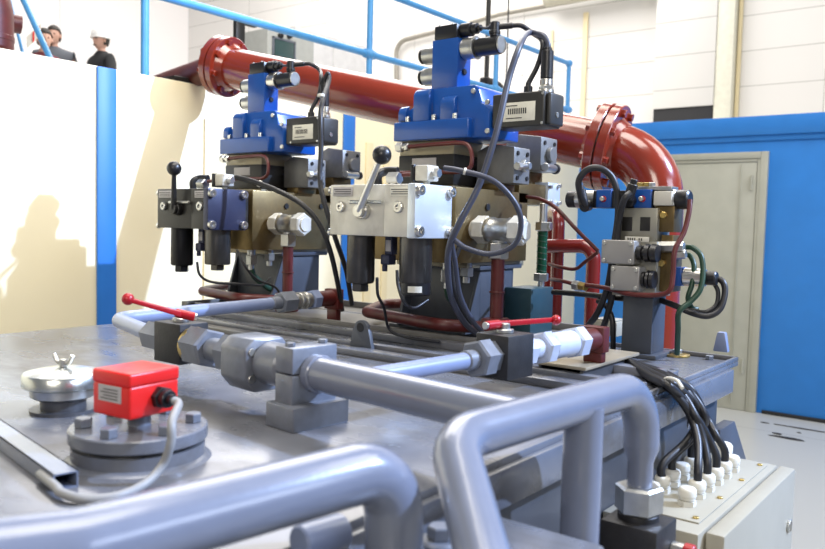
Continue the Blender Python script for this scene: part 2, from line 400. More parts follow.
def person(loc, face, label, jm, hat=False, crouch=0., look=0., hairv=True):
    # face = heading angle of the body; standing 1.76 m, crouch lowers and leans forward
    t = thing('person', loc, label, 'person'); L = Vector(loc)
    fw = Vector((cos(face), sin(face), 0)); rt = Vector((sin(face), -cos(face), 0))
    def W(f, r, z): return L+fw*f+rt*r+ZZ*z
    dz = -crouch*.35; lean = crouch*.35
    pel = W(-.05*crouch, 0, .93+dz); ch_ = W(lean*.5, 0, 1.20+dz); sh = W(lean, 0, 1.42+dz); nk = W(lean*1.15, 0, 1.51+dz)
    hd = W(lean*1.3+.02, 0, 1.64+dz)
    # body in one continuous skinned surface: trunk, neck, legs, arms
    legs = []
    for s in (-1, 1):
        kn = W(.03+crouch*.35, s*.12, .50+dz*.3)
        legs.append([(pel, (.15, .12)), (W(-.02, s*.10, .86+dz), .095), (kn, .062), (W(-.02, s*.12, .09), .045), (W(.12, s*.13, .04), .04)])
    arms = []
    for s in (-1, 1):
        arms.append([(sh, (.09, .07)), (W(lean, s*.19, 1.42+dz), .062), (W(lean+.04, s*.25, 1.15+dz), .05), (W(lean+.24, s*.14, 1.08+dz), .035), (W(lean+.31, s*.11, 1.09+dz), .032)])
    skinfig([[(pel, (.14, .11)), (ch_, (.13, .10)), (sh, (.09, .07)), (nk, .052), (hd-ZZ*.05, .055)]]+legs+arms, 'body', skin, t)
    # jacket: slightly larger shell over trunk and arms
    ja = []
    for s in (-1, 1):
        ja.append([(sh, (.155, .125)), (W(lean, s*.195, 1.425+dz), .078), (W(lean+.04, s*.255, 1.15+dz), .065), (W(lean+.22, s*.15, 1.08+dz), .05)])
    skinfig([[(W(0, 0, .86+dz), (.18, .15)), (ch_, (.185, .145)), (sh, (.155, .125)), (nk, .082), (nk+ZZ*.03, .074)]]+ja, 'jacket', jm, t)
    tr = []
    for s in (-1, 1):
        kn = W(.03+crouch*.35, s*.12, .50+dz*.3)
        tr.append([(pel-ZZ*.02, (.165, .135)), (W(-.02, s*.10, .84+dz), .11), (kn, .08), (W(-.02, s*.12, .10), .07)])
    skinfig(tr, 'trousers', jeans, t)
    # head with face
    ha = face+look; hf = Vector((cos(ha), sin(ha), 0)); hr = Vector((sin(ha), -cos(ha), 0))
    mb = MB(); bm = bmesh.new(); bmesh.ops.create_uvsphere(bm, u_segments=28, v_segments=20, radius=1)
    for v in bm.verts:
        x, y, z = v.co                                   # x forward, y side
        w = .074*(1-.22*max(0, -z)); l = .095
        px_ = x*l*(1-.10*max(0, -z)); 
        if x > 0: px_ += .012*math.exp(-((z+.55)/.3)**2)*math.exp(-(y/.5)**2)      # chin
        if x > 0: px_ += .022*math.exp(-((z+.05)/.16)**2)*math.exp(-(y/.16)**2)    # nose
        if x > 0: px_ -= .008*math.exp(-((z-.12)/.12)**2)*math.exp(-((abs(y)-.38)/.18)**2)  # eye sockets
        v.co = hd+hf*px_+hr*(y*w)+ZZ*(z*.122+.02)
    mb._add(bm)
    for s in (-1, 1): mb.ball(hd+hr*(s*.076)+ZZ*.02, .020, 1.5, 10)
    mb.build('head', skin, t)
    mb = MB()
    for s in (-1, 1): mb.ball(hd+hf*.083+hr*(s*.03)+ZZ*.034, .011, .6, 10)
    mb.box(hd+hf*.088-ZZ*.052-Vector((.02, .02, 0)), hd+hf*.088-ZZ*.046+Vector((.02, .02, 0)), .002)
    mb.build('eye', hairm, t)
    if hairv:
        bm = bmesh.new(); bmesh.ops.create_uvsphere(bm, u_segments=24, v_segments=16, radius=1)
        for v in bm.verts: 
            x, y, z = v.co; v.co = hd+hf*(x*.100-.012)+hr*(y*.083)+ZZ*(z*.118+.034)
        geom = [v for v in bm.verts if (v.co-hd).dot(hf) > .03 and v.co.z < hd.z+.075 or v.co.z < hd.z-.045]
        bmesh.ops.delete(bm, geom=geom, context='VERTS'); mb = MB(); mb._add(bm)
        h = mb.build('hair', hairm, t); md = h.modifiers.new('s', 'SOLIDIFY'); md.thickness = .006
    if hat:
        mb = MB(); mb.lathe(hd+ZZ*.065, ZZ, [(-.02, .122), (-.012, .126), (-.006, .114), (.02, .114), (.065, .106), (.098, .085), (.12, .052), (.128, .0)], 32)
        h = mb.build('hard_hat', hatm, t)
        mb = MB(); mb.tube([hd-hf*.11+ZZ*.09, hd-hf*.07+ZZ*.175, hd+ZZ*.20, hd+hf*.07+ZZ*.175, hd+hf*.11+ZZ*.09], .012); mb.build('hat_ridge', hatm, h)
    return t
hp = oD(102, 43, 10.1); person((hp.x, hp.y, 2.05), R(178), 'man in white hard hat and black jacket looking down over the wall', jacket, hat=True, look=R(8))
hp = oD(54, 36, 9.9); person((hp.x, hp.y, 2.05), R(232), 'dark haired man in grey jacket standing behind another man', jacketg, crouch=.0, look=R(-5))
hp = oD(41, 50, 9.4); person((hp.x, hp.y, 2.05), R(250), 'dark haired man in maroon jacket bending forward beside the grey jacket', jacketr, crouch=.6)
# ================================================================== TANK
TZ = 1.14
oil = t = thing('oil_tank', (1.3, 1.5, 0), 'large blue grey oil tank with flat deck carrying pipes and valves', 'oil tank')
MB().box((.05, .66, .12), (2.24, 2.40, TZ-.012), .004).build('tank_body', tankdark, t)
MB().box((-.02, .632, TZ-.014), (2.32, 2.44, TZ), .003).build('deck', tankgrey, t)
mb = MB(); mb.box((1.6, .632, TZ), (2.32, .642, TZ+.012), .002); mb.box((2.31, .632, TZ), (2.32, 2.44, TZ+.012), .002); mb.build('deck_rim', tankgrey, t)
mb = MB(); mb.box((.3, .62, TZ-.075), (2.24, .642, TZ-.012), .003); mb.build('edge_angle', tankgrey, t)
for x in (.35, .9, 1.45, 2.0): MB().prism([(x, .66, TZ-.02), (x, .635, TZ-.02), (x, .66, TZ-.14)], (.012, 0, 0), .001).build('gusset', tankgrey, t)
for x, y in ((.25, .8), (2.2, .8), (.25, 2.2), (2.2, 2.2)): MB().box((x-.07, y-.07, 0), (x+.07, y+.07, .13), .004).build('foot', tankdark, t)
p = MB().prism([(2.14, .62, .98), (2.27, .62, .98), (2.40, .62, .85), (2.40, .62, .60), (2.14, .62, .60)], (0, .03, 0), .002).build('end_bracket', pedgrey, t)
for x in (2.0, 2.28, 1.22):
    m_ = MB(); m_.hex((x, .70, TZ), (x, .70, TZ+.012), .012); m_.build('deck_bolt', nutgrey, t)
# ribs running across the deck
for x, w_, h_ in ((1.60, .05, .018), (1.69, .03, .022), (1.88, .04, .022)):
    MB().box((x, .66, TZ), (x+w_, 2.40, TZ+h_), .003).build('deck_rib', tankgrey, t)
MB().box((1.95, 1.14, TZ-.05), (2.50, 2.66, TZ-.0005), .003).build('stand_frame', tankdark, oil)
# drip pan under the valve stands
pan = MB(); pan.box((1.93, 1.16, TZ), (2.48, 2.64, TZ+.010), .002)
for a, b in (((1.93, 1.16), (1.945, 2.64)), ((2.465, 1.16), (2.48, 2.64)), ((1.93, 1.16), (2.48, 1.175)), ((1.93, 2.625), (2.48, 2.64))): pan.box((*a, TZ+.004), (*b, TZ+.035), .002)
tag(pan.build('drip_pan', mat('drip pan enamel', (.13, .125, .12), .45, .1, .25, 9, .1)), 'shallow grey drip pan under the two tall valve stands', 'drip pan')
# cable tray near the right end
t = thing('cable_tray', (2.0, .9, TZ), 'flat cable tray with a tan reflection on top, ending where the black cables emerge', 'cable tray')
MB().box((1.70, .80, TZ+.03), (2.02, .94, TZ+.038), .002).build('cover', mat('tan reflection tray cover', (.33, .28, .20), .35, .2, .2, 8), t)  # tan reflection on the cover is put into its colour
MB().box((1.71, .81, TZ), (2.0, .82, TZ+.03), .002).build('side', tankdark, t)
MB().box((1.71, .92, TZ), (2.0, .93, TZ+.03), .002).build('side', tankdark, t)
# lifting lugs
def lug(p, w, h, lbl, axis='x'):
    t = thing('lifting_lug', p, lbl, 'lifting lug', None); x, y, z = p
    pts = []
    n = 10
    for s in [(-w, 0), (-w*.62, h*.75)]: pts.append(s)
    for k in range(n+1): a = pi-pi*k/n; pts.append((cos(a)*w*.55, h*.75+sin(a)*w*.5))
    pts += [(w*.62, h*.75), (w, 0)]
    seen = []; [seen.append(q) for q in pts if q not in seen]
    if axis == 'x': P_ = [(x+a, y, z+b) for a, b in seen]; v = (0, .014, 0)
    else: P_ = [(x, y-a, z+b) for a, b in seen]; v = (.014, 0, 0)
    MB().prism(P_, v, .002).build('plate', pedgrey, t)
    c = Vector((x, y-.002, z+h*.78)) if axis == 'x' else Vector((x-.002, y, z+h*.78))
    d = Vector((0, .001, 0)) if axis == 'x' else Vector((.001, 0, 0))
    MB().cyl(c, c+d, w*.28, b=0).build('hole', m_dark, t)
lug(oZ(360, 353, TZ), .045, .092, 'dark grey arched lifting lug on the deck left of the right red loop', 'y')
lug(Vector((1.80, 2.40, TZ)), .034, .06, 'small round topped lifting lug behind the left pale blue pipe', 'x')
q = oZ(720, 352, TZ+.01); t = thing('deck_post', q, 'upright grey blue tapered lug at the right corner of the deck', 'lifting lug')
MB().prism([q-YY*.022, q+YY*.022, q+YY*.011+ZZ*.058, q-YY*.011+ZZ*.058], (.022, 0, 0), .004).build('plate', smallpipe, t)

# ------------------------------------------------------------------ filler cap and level sensor flange
c = Vector((.765, 1.40, TZ)); t = thing('filler_cap', c, 'round polished breather cap with wing nut on the tank deck', 'filler cap')
mb = MB(); mb.lathe(c, ZZ, [(0, .058), (.006, .058), (.006, .040), (.026, .040)], 36); mb.build('neck', tankdark, t)
mb = MB(); mb.lathe(c+ZZ*.026, ZZ, [(0, .050), (.004, .057), (.018, .058), (.022, .055)], 40); mb.build('collar', zinc, t)
mb = MB(); mb.lathe(c+ZZ*.046, ZZ, [(0, .066), (.003, .071), (.022, .071), (.026, .068), (.033, .040), (.036, .0)], 48); mb.build('cap', chrome, t)
mb = MB(); mb.cyl(c+ZZ*.082, c+ZZ*.096, .007); mb.tube([c+ZZ*.088, c+ZZ*.09-YY*.012+XX*.004, c+ZZ*.104-YY*.02+XX*.007], .004); mb.tube([c+ZZ*.088, c+ZZ*.09+YY*.012-XX*.004, c+ZZ*.104+YY*.02-XX*.007], .004)
mb.build('wing_nut', silver, t)
c = Vector((.690, 1.045, TZ)); t = thing('level_sensor', c, 'red square sensor box on a bolted round grey flange', 'level sensor')
mb = MB(); mb.lathe(c, ZZ, [(0, .106), (.004, .101), (.006, .096), (.024, .096)], 56); mb.build('weld_ring', tankgrey, t)
mb = MB(); mb.lathe(c+ZZ*.023, ZZ, [(0, .089), (.008, .089)], 48); mb.build('gasket', black, t)
mb = MB(); mb.lathe(c+ZZ*.030, ZZ, [(0, .098), (.002, .100), (.018, .100), (.020, .098)], 56); fl = mb.build('flange', tankgrey, t)
for k in range(6):
    a = R(-155+60*k); q = c+Vector((cos(a), sin(a), 0))*.078+ZZ*.050
    MB().hex(q, q+ZZ*.014, .013, phase=k).build('flange_bolt', nutgrey, fl)
MB().cyl(c+ZZ*.046, c+ZZ*.075, .017).build('stem', nutgrey, t)
b0 = c+Vector((-.048, -.038, .070)); b1 = c+Vector((.042, .045, .118))
RZ = R(6)
MB().box(b0, b1, .004, 3, RZ, c).build('housing', redbright, t)
MB().box((b0.x-.001, b0.y-.001, b1.z-.001), (b1.x+.001, b1.y+.001, b1.z+.019), .004, 3, RZ, c).build('lid', redbright, t)
lb = MB().box((b0.x-.0015, c.y-.020, b0.z+.022), (b0.x+.001, c.y+.030, b0.z+.046), .0003, 1, RZ, c).build('rating_label', mat('grey label', (.42, .40, .40), .5), t)
mb = MB()
for k in range(4): mb.box((b0.x-.002, c.y-.014, b0.z+.026+k*.0045), (b0.x-.001, c.y+.024-.006*(k % 2), b0.z+.0275+k*.0045), 0, 1, RZ, c)
mb.build('print', labelink, lb)
g = Vector((c.x+.006, b0.y, b0.z+.026)); g = c+Matrix.Rotation(RZ, 3, 'Z')@(g-c)
mb = MB(); mb.hex(g+YY*.003, g-YY*.012, .017); mb.cyl(g-YY*.012, g-YY*.024, .013); mb.cyl(g-YY*.024, g-YY*.034, .008); mb.build('cable_gland', black, t)
pts = [g-YY*.03, g-YY*.045-ZZ*.004, oD(172, 421, 1.085), oD(171, 442, 1.075), oD(163, 464, 1.08), oZ(146, 483, TZ+.010), oZ(118, 496, TZ+.007), oZ(85, 499, TZ+.007), oZ(62, 493, TZ+.010), oZ(56, 487, TZ+.012), oZ(40, 474, TZ+.012)]
tag(MB().tube(pts, .0062).build('sensor_cable', cablepale), 'pale grey cable curling from the red sensor box across the deck', 'cable')
# trunking
mb = MB(); a = oZ(-40, 412, TZ); b = oZ(66, 489, TZ); d = (b-a).normalized(); n = Vector((-d.y, d.x, 0)); w_ = .016
for q0, q1, z0, z1 in ((-w_, -w_+.002, 0, .022), (w_-.002, w_, 0, .022), (-w_, w_, .020, .022), (-w_, w_, 0, .002)):
    mb.prism([a+n*q0+ZZ*z0, a+n*q1+ZZ*z0, a+n*q1+ZZ*z1, a+n*q0+ZZ*z1], (b-a), 0)
tag(mb.build('cable_trunking', pipegrey), 'square grey cable trunking at the lower left of the deck', 'trunking')

# ================================================================== MAIN LINE (valve - check valve - clamp - big pipe)
ZL = 1.235
def L1(Y): return Vector((.955+(Y-.6)*.115, Y, ZL))
dL = (L1(.6)-L1(1.6)).normalized()
nL = Vector((-dL.y, dL.x, 0))   # points +X-ish
ang = math.atan2(-dL.x, dL.y*-1)
def lbox(mb, Y0, Y1, x0, x1, z0, z1, bev=.003):
    a = L1(Y0); b = L1(Y1)
    mb.prism([a+nL*x0+ZZ*(z0-ZL), a+nL*x1+ZZ*(z0-ZL), a+nL*x1+ZZ*(z1-ZL), a+nL*x0+ZZ*(z1-ZL)], b-a, bev)
if nL.x < 0: nL = -nL
t = thing('red_coupling', (2.0, 1.9, ZL), 'rust red coupling block beyond the zinc fitting of the left pale blue pipe', 'pipe fitting')
mb = MB(); mb.cyl((1.93, 1.9, ZL+.004), (2.01, 1.902, ZL+.004), .027); mb.build('collar', redoxide, t)
MB().box((2.005, 1.87, ZL-.035), (2.035, 1.935, ZL+.035), .003).build('block', redoxide, t)
MB().box((2.008, 1.88, TZ+.01), (2.033, 1.925, ZL-.035), .003).build('foot', redoxide, t)
# pale blue return pipe from left stand
t = thing('return_pipe', (1.4, 1.88, ZL), 'pale blue pipe bending behind the left black valve block', 'pipe')
MB().pipe([Vector((1.73, 1.895, ZL+.004)), Vector((1.165, 1.875, ZL)), L1(1.55)], .075, .0185).build('tube', smallpipe, t)
mb = MB(); mb.cyl((1.72, 1.895, ZL+.004), (1.76, 1.897, ZL+.004), .021); mb.build('sleeve', nutgrey, t)
mb = MB(); mb.hex((1.76, 1.897, ZL+.004), (1.82, 1.898, ZL+.004), .036); mb.build('union_nut', nutgrey, t)
mb = MB(); mb.cyl((1.82, 1.898, ZL+.004), (1.90, 1.90, ZL+.004), .024); mb.cyl((1.84, 1.898, ZL+.004), (1.85, 1.90, ZL+.004), .029); mb.cyl((1.865, 1.898, ZL+.004), (1.878, 1.90, ZL+.004), .029); mb.build('fitting', zinc, t)
mb = MB(); mb.hex((1.90, 1.90, ZL+.004), (1.935, 1.90, ZL+.004), .034); mb.build('hex_end', smallpipe, t)
mb = MB(); mb.hex(L1(1.57), L1(1.492), .034); mb.build('elbow_nut', nutgrey, t)
def ball_valve(c, ax, half, hz, hand_pts, lbl, ball_r, up=.045):
    t = thing('ball_valve', c, lbl, 'ball valve'); n = Vector((-ax.y, ax.x, 0)); mb = MB()
    mb.prism([c-ax*half[0]-n*half[1]-ZZ*hz, c-ax*half[0]+n*half[1]-ZZ*hz, c-ax*half[0]+n*half[1]+ZZ*hz, c-ax*half[0]-n*half[1]+ZZ*hz], ax*half[0]*2, .003); mb.build('body', blackvalve, t)
    s = c+ZZ*hz; mb = MB(); mb.cyl(s, s+ZZ*.008, .018); mb.cyl(s, s+ZZ*.02, .010); mb.build('stem', zinc, t)
    h = [Vector(q) for q in hand_pts]; d = (h[1]-h[0]).normalized()
    mb = MB(); mb.cyl(h[0]-d*.018, h[0]+d*.022, .0095); mb.prism([h[0]+d*.01-ZZ*.006, h[0]+d*.01+ZZ*.006, h[-1]+ZZ*.005, h[-1]-ZZ*.005], Vector((-d.y, d.x, 0))*.012, .002)
    mb.ball(h[-1], ball_r); hd = mb.build('lever_handle', redlever, t)
    mb = MB(); mb.cyl(h[0]-d*.023, h[0]-d*.008, .008); mb.build('handle_tip', silver, hd)
    return t
cv = Vector((1.056, 1.445, ZL))
ball_valve(cv, YY, (.046, .037), .043, [oZ(186, 315, ZL+.062), oZ(160, 309, ZL+.075), oZ(128, 299, ZL+.10)], 'black square valve block with red lever at the left end of the pipe line', .0125)
t = thing('check_valve', L1(1.15), 'grey painted check valve body with hex nuts between black valve and clamp', 'check valve')
mb = MB(); mb.hex(L1(1.385), L1(1.315), .043); mb.build('union_nut', nutgrey, t)
mb = MB(); mb.cyl(L1(1.39), L1(1.375), .038); mb.build('washer', brass, t)
mb = MB(); mb.cyl(L1(1.315), L1(1.25), .024); mb.build('pipe_stub', nutgrey, t)
mb = MB(); mb.hex(L1(1.26), L1(1.205), .040); mb.build('hex_nut', nutgrey, t)
mb = MB(); a = L1(1.205); pr_ = [(-.030, -.055), (.030, -.055), (.055, -.030), (.055, .020), (.032, .046), (-.032, .046), (-.052, .028), (-.052, -.030)]
mb.prism([a+nL*x+ZZ*z for x, z in pr_], dL*.085, .005); bd = mb.build('valve_body', nutgrey, t)
mb = MB(); mb.cyl(L1(1.12), L1(1.05), .040); mb.build('neck', nutgrey, t)
for sx, sz in ((-.038, .022), (-.038, -.028), (.038, .012), (.038, -.030)):
    q = L1(1.121)+nL*sx+ZZ*sz; MB().cyl(q+dL*-.002, q+dL*.003, .0075).build('cap_screw', zinc, bd)
t = thing('pipe_clamp', L1(1.0)*1-ZZ*(ZL-TZ), 'grey two part pipe clamp block holding the thick pipe', 'pipe clamp')
mb = MB(); lbox(mb, 1.035, .985, -.048, .052, ZL+.001, ZL+.047); mb.build('upper_half', nutgrey, t)
mb = MB(); lbox(mb, 1.035, .985, -.048, .052, ZL-.055, ZL-.001); mb.build('lower_half', nutgrey, t)
mb = MB(); lbox(mb, 1.045, .965, -.06, .065, TZ, ZL-.052); mb.build('foot_block', nutgrey, t)
for s in (-.034, .038): q = L1(1.01)+nL*s+ZZ*.047; MB().hex(q, q+ZZ*.007, .009).build('clamp_bolt', nutgrey, t)

t = thing('large_pipe', L1(.8), 'thick grey pipe running from the clamp towards the near frame', 'pipe')
mb = MB(); mb.cyl(L1(1.06), L1(.535), .0305, b=.001); mb.build('tube', pipegrey, t)
mb = MB(); mb.cyl(L1(.985), L1(.965), .034); mb.build('collar', pipegrey, t)

# line 2: pale blue branch with valve, from big pipe to red block
def L2(X): return Vector((X, .895-(X-1.0)*.095, ZL))
d2 = (L2(2)-L2(1)).normalized()
t = thing('branch_pipe', L2(1.2), 'pale blue pipe joining the right black valve block', 'pipe')
mb = MB(); mb.cyl(L2(1.01), L2(1.33), .0165, b=0); mb.build('tube', smallpipe, t)
mb = MB(); mb.cyl(L2(1.295), L2(1.325), .020); mb.hex(L2(1.325), L2(1.365), .040); mb.build('union_nut', nutgrey, t)
mb = MB(); mb.hex(L2(1.365), L2(1.385), .034); mb.build('lock_nut', nutgrey, t)
cv = L2(1.425)
ball_valve(cv, d2, (.045, .042), .045, [oZ(492, 325, ZL+.062), oZ(510, 323, ZL+.062), oZ(556, 320, ZL+.062)], 'black square valve block with red lever left of white painted fittings', .0115)
t = thing('union_fitting', L2(1.62), 'white painted hex union fittings beside the right black valve', 'pipe fitting')
wp = mat('white blue enamel', (.46, .51, .63), .3, 0, .05, 20, 0, .3)
mb = MB(); mb.hex(L2(1.475), L2(1.512), .034); mb.build('hex_nut', wp, t)
mb = MB(); mb.cyl(L2(1.512), L2(1.56), .022); mb.build('pipe_stub', wp, t)
mb = MB(); mb.hex(L2(1.55), L2(1.585), .038); mb.build('large_nut', wp, t)
mb = MB(); mb.cyl(L2(1.585), L2(1.68), .030); mb.build('sleeve', wp, t)
mb = MB(); mb.hex(L2(1.68), L2(1.72), .038); mb.build('end_nut', wp, t)
t = thing('red_coupling', L2(1.8), 'rust red coupling block at the end of the white fittings', 'pipe fitting')
mb = MB(); mb.cyl(L2(1.72), L2(1.78), .027); mb.build('collar', redoxide, t)
a = L2(1.78); MB().box(a+Vector((-.005, -.028, -.032)), a+Vector((.03, .032, .030)), .003).build('block', redoxide, t)
MB().box(a+Vector((.0, -.022, -(ZL-TZ)+.038)), a+Vector((.026, .026, -.032)), .003).build('foot', redoxide, t)

# ================================================================== FOREGROUND PIPES
t = thing('suction_pipe', (.5, .55, 1.22), 'thick out of focus grey pipe with two elbows across the bottom left', 'pipe')
MB().pipe([oD(-120, 575, .60), oD(78, 548, .66), (.672, .540, 1.237), (.672, .535, 1.12)], .052, .0325, 32).build('tube', pipegrey, t)
mb = MB(); mb.lathe((.672, .535, 1.135), -ZZ, [(0, .038), (.012, .040), (.014, .062), (.030, .062)], 36); fl = mb.build('flange', nutgrey, t)
for k in range(4):
    a = pi/4+k*pi/2; q = Vector((.672+cos(a)*.05, .535+sin(a)*.05, 1.121)); MB().hex(q, q+ZZ*.010, .010).build('flange_bolt', nutgrey, fl)
t = thing('frame_pipe', (1.0, .5, 1.25), 'inverted L grey pipe frame with elbows crossing the lower middle', 'pipe')
MB().pipe([oD(497, 610, .73), oZ(452, 440, 1.248), (1.240, .484, 1.25), (1.245, .484, 1.155)], .085, .0285, 32).build('tube', pipegrey, t)
mb = MB(); mb.cyl((1.055, .497, 1.245), (1.055, .497, .35), .0285, b=0); mb.build('leg', pipegrey, t)
mb = MB(); mb.lathe((1.245, .484, 1.160), -ZZ, [(0, .0285), (.012, .0285), (.036, .0205), (.10, .0205)], 32); mb.build('reducer', pipegrey, t)
MB().box((1.03, .44, .28), (1.08, .66, .36), .004).build('leg_bracket', pedgrey, t)
q = oD(497, 610, .73); MB().tube([q-ZZ*-.003, q+Vector((-.01, -.01, -.08)), q+Vector((-.01, -.01, -.5))], .0285, 24).build('lower_leg', pipegrey, t)
t = thing('pipe_union_valve', (1.245, .484, 1.0), 'black valve body under a zinc nut at the foot of the frame pipe', 'ball valve')
mb = MB(); mb.hex((1.245, .484, 1.085), (1.245, .484, 1.040), .0385); mb.build('union_nut', zinc, t)
mb = MB(); mb.cyl((1.245, .484, 1.040), (1.245, .484, 1.028), .033); mb.build('gland_ring', blackvalve, t)
MB().box((1.20, .435, .90), (1.29, .53, 1.030), .004).build('body', blackvalve, t)
mb = MB(); mb.cyl((1.27, .435, .985), (1.27, .41, .985), .012); mb.build('stem', zinc, t)
mb = MB(); mb.cyl((1.27, .415, .985), (1.27, .398, .985), .014); mb.prism([(1.262, .404, .985), (1.278, .404, .985), (1.278, .404, .86), (1.262, .404, .86)], (0, .006, 0), .002); mb.build('lever_handle', redlever, t)
mb = MB(); mb.tube([(1.245, .484, .90), (1.245, .484, .30), (1.245, .66, .22)], .0205, smooth=False); mb.build('lower_pipe', pipegrey, t)
# pump shelf and flange below the elbows
t = thing('pump_block', (.75, .50, .8), 'grey bolted pump flange block at the bottom edge', 'pump')
MB().box((.52, .40, .78), (.93, .585, 1.105), .008).build('housing', tankgrey, t)
mb = MB(); mb.cyl((.60, .47, 1.105), (.60, .47, 1.125), .05); mb.build('port_cover', nutgrey, t)
q = oZ(440, 535, 1.125); mb = MB(); mb.cyl(q-ZZ*.03, q-ZZ*.004, .026); mb.hex(q-ZZ*.004, q+ZZ*.012, .016); mb.build('head_bolt', nutgrey, t)
q = oZ(318, 536, 1.15); mb = MB(); mb.cyl(q-XX*.03+ZZ*.00, q+XX*.03-YY*.01, .02); mb.build('side_plug', smallpipe, t)

# ================================================================== JUNCTION BOX
t = thing('junction_box', (1.8, .56, .45), 'pale grey junction box with rows of white cable glands on the tank side', 'junction box')
MB().box((1.50, .465, .42), (2.09, .658, .93), .004).build('casing', boxgrey, t)
dr = MB().box((1.53, .425, .43), (2.10, .462, .928), .006).build('door', boxgrey, t)
q = Vector((2.05, .425, .80)); mb = MB(); mb.cyl(q, q-YY*.006, .016); mb.box(q+Vector((-.003, -.008, -.012)), q+Vector((.003, -.004, .012)), .001); mb.build('latch', zinc, dr)
MB().box((1.555, .482, .93), (2.06, .645, .9335), .0012).build('gland_plate', boxgrey, t)
for x in (1.575, 1.73, 1.89, 2.045): MB().cyl((x, .495, .9335), (x, .495, .937), .006).build('plate_screw', brass, t)
GL = []
for k in range(6): GL.append((1.64+k*.062, .535, 1.0))
for k in range(6): GL.append((1.625+k*.062, .605, .95))
GL.append((2.01, .575, 1.45)); GL.append((2.0, .625, 1.0))
def gland(x, y, s):
    g = MB(); z = .9335; g.lathe((x, y, z), ZZ, [(0, .017*s), (.010*s, .017*s)], 6); g.lathe((x, y, z+.010*s), ZZ, [(0, .0125*s), (.002*s, .0150*s), (.007*s, .0150*s), (.008*s, .0165*s), (.019*s, .0165*s), (.023*s, .0135*s), (.024*s, .0105*s)], 18)
    return g
for x, y, s in GL: gland(x, y, s*(1.12 if (x, y) != (2.01, .575) else 1)).build('cable_gland', white, t)
# cable bundle
src = Vector((2.0, .855, TZ+.018))
spots = [GL[1], GL[2], GL[3], GL[7], GL[8], GL[10], GL[4]]
for i, g in enumerate(spots):
    j = (i-3)*.008; o = Vector((0, j, .006*(i % 2)))
    if i == 0: kind = 'leftmost'
    e = Vector((g[0], g[1], .96))
    k_ = i-3
    pts = [src+o+XX*-.08, src+o, oZ(652+k_*1.5, 373-k_, TZ+.012+.008*(i % 2)), oZ(670+k_*1.6, 382-k_*1.2, TZ+.014+.012*(i % 2)), oY(686+k_*2, 395-k_*1.5, .60), oY(699+k_*2.6, 418-(i % 2)*3, .58-.006*(i % 3)), (Vector((oY(703+k_*2, 440, .565)))*.6+(e+ZZ*.09)*.4), e+ZZ*.035, e-ZZ*.004]
    lbl = ['black cable dropping into the front row gland nearest the camera', 'black cable into the second capped front row gland', 'black cable into the middle of the front gland row', 'black cable into the back gland row, nearest the camera', 'black cable into the back gland row, second from the camera', 'black cable into the far end of the back gland row', 'black cable into the far end of the front gland row'][i]
    tag(MB().tube(pts, .0088, 10).build('control_cable', cable), lbl, 'cable', 'black cables running from the deck into the junction box')
mb = MB(); q = oZ(672, 383, TZ+.03); mb.tube([q+Vector((-.02, -.03, -.004)), q+Vector((-.006, -.012, .008)), q+Vector((.006, .012, .008)), q+Vector((.02, .03, -.004))], .004); tag(mb.build('cable_tie', white), 'white cable tie wrapped round the black cable bundle', 'cable tie')
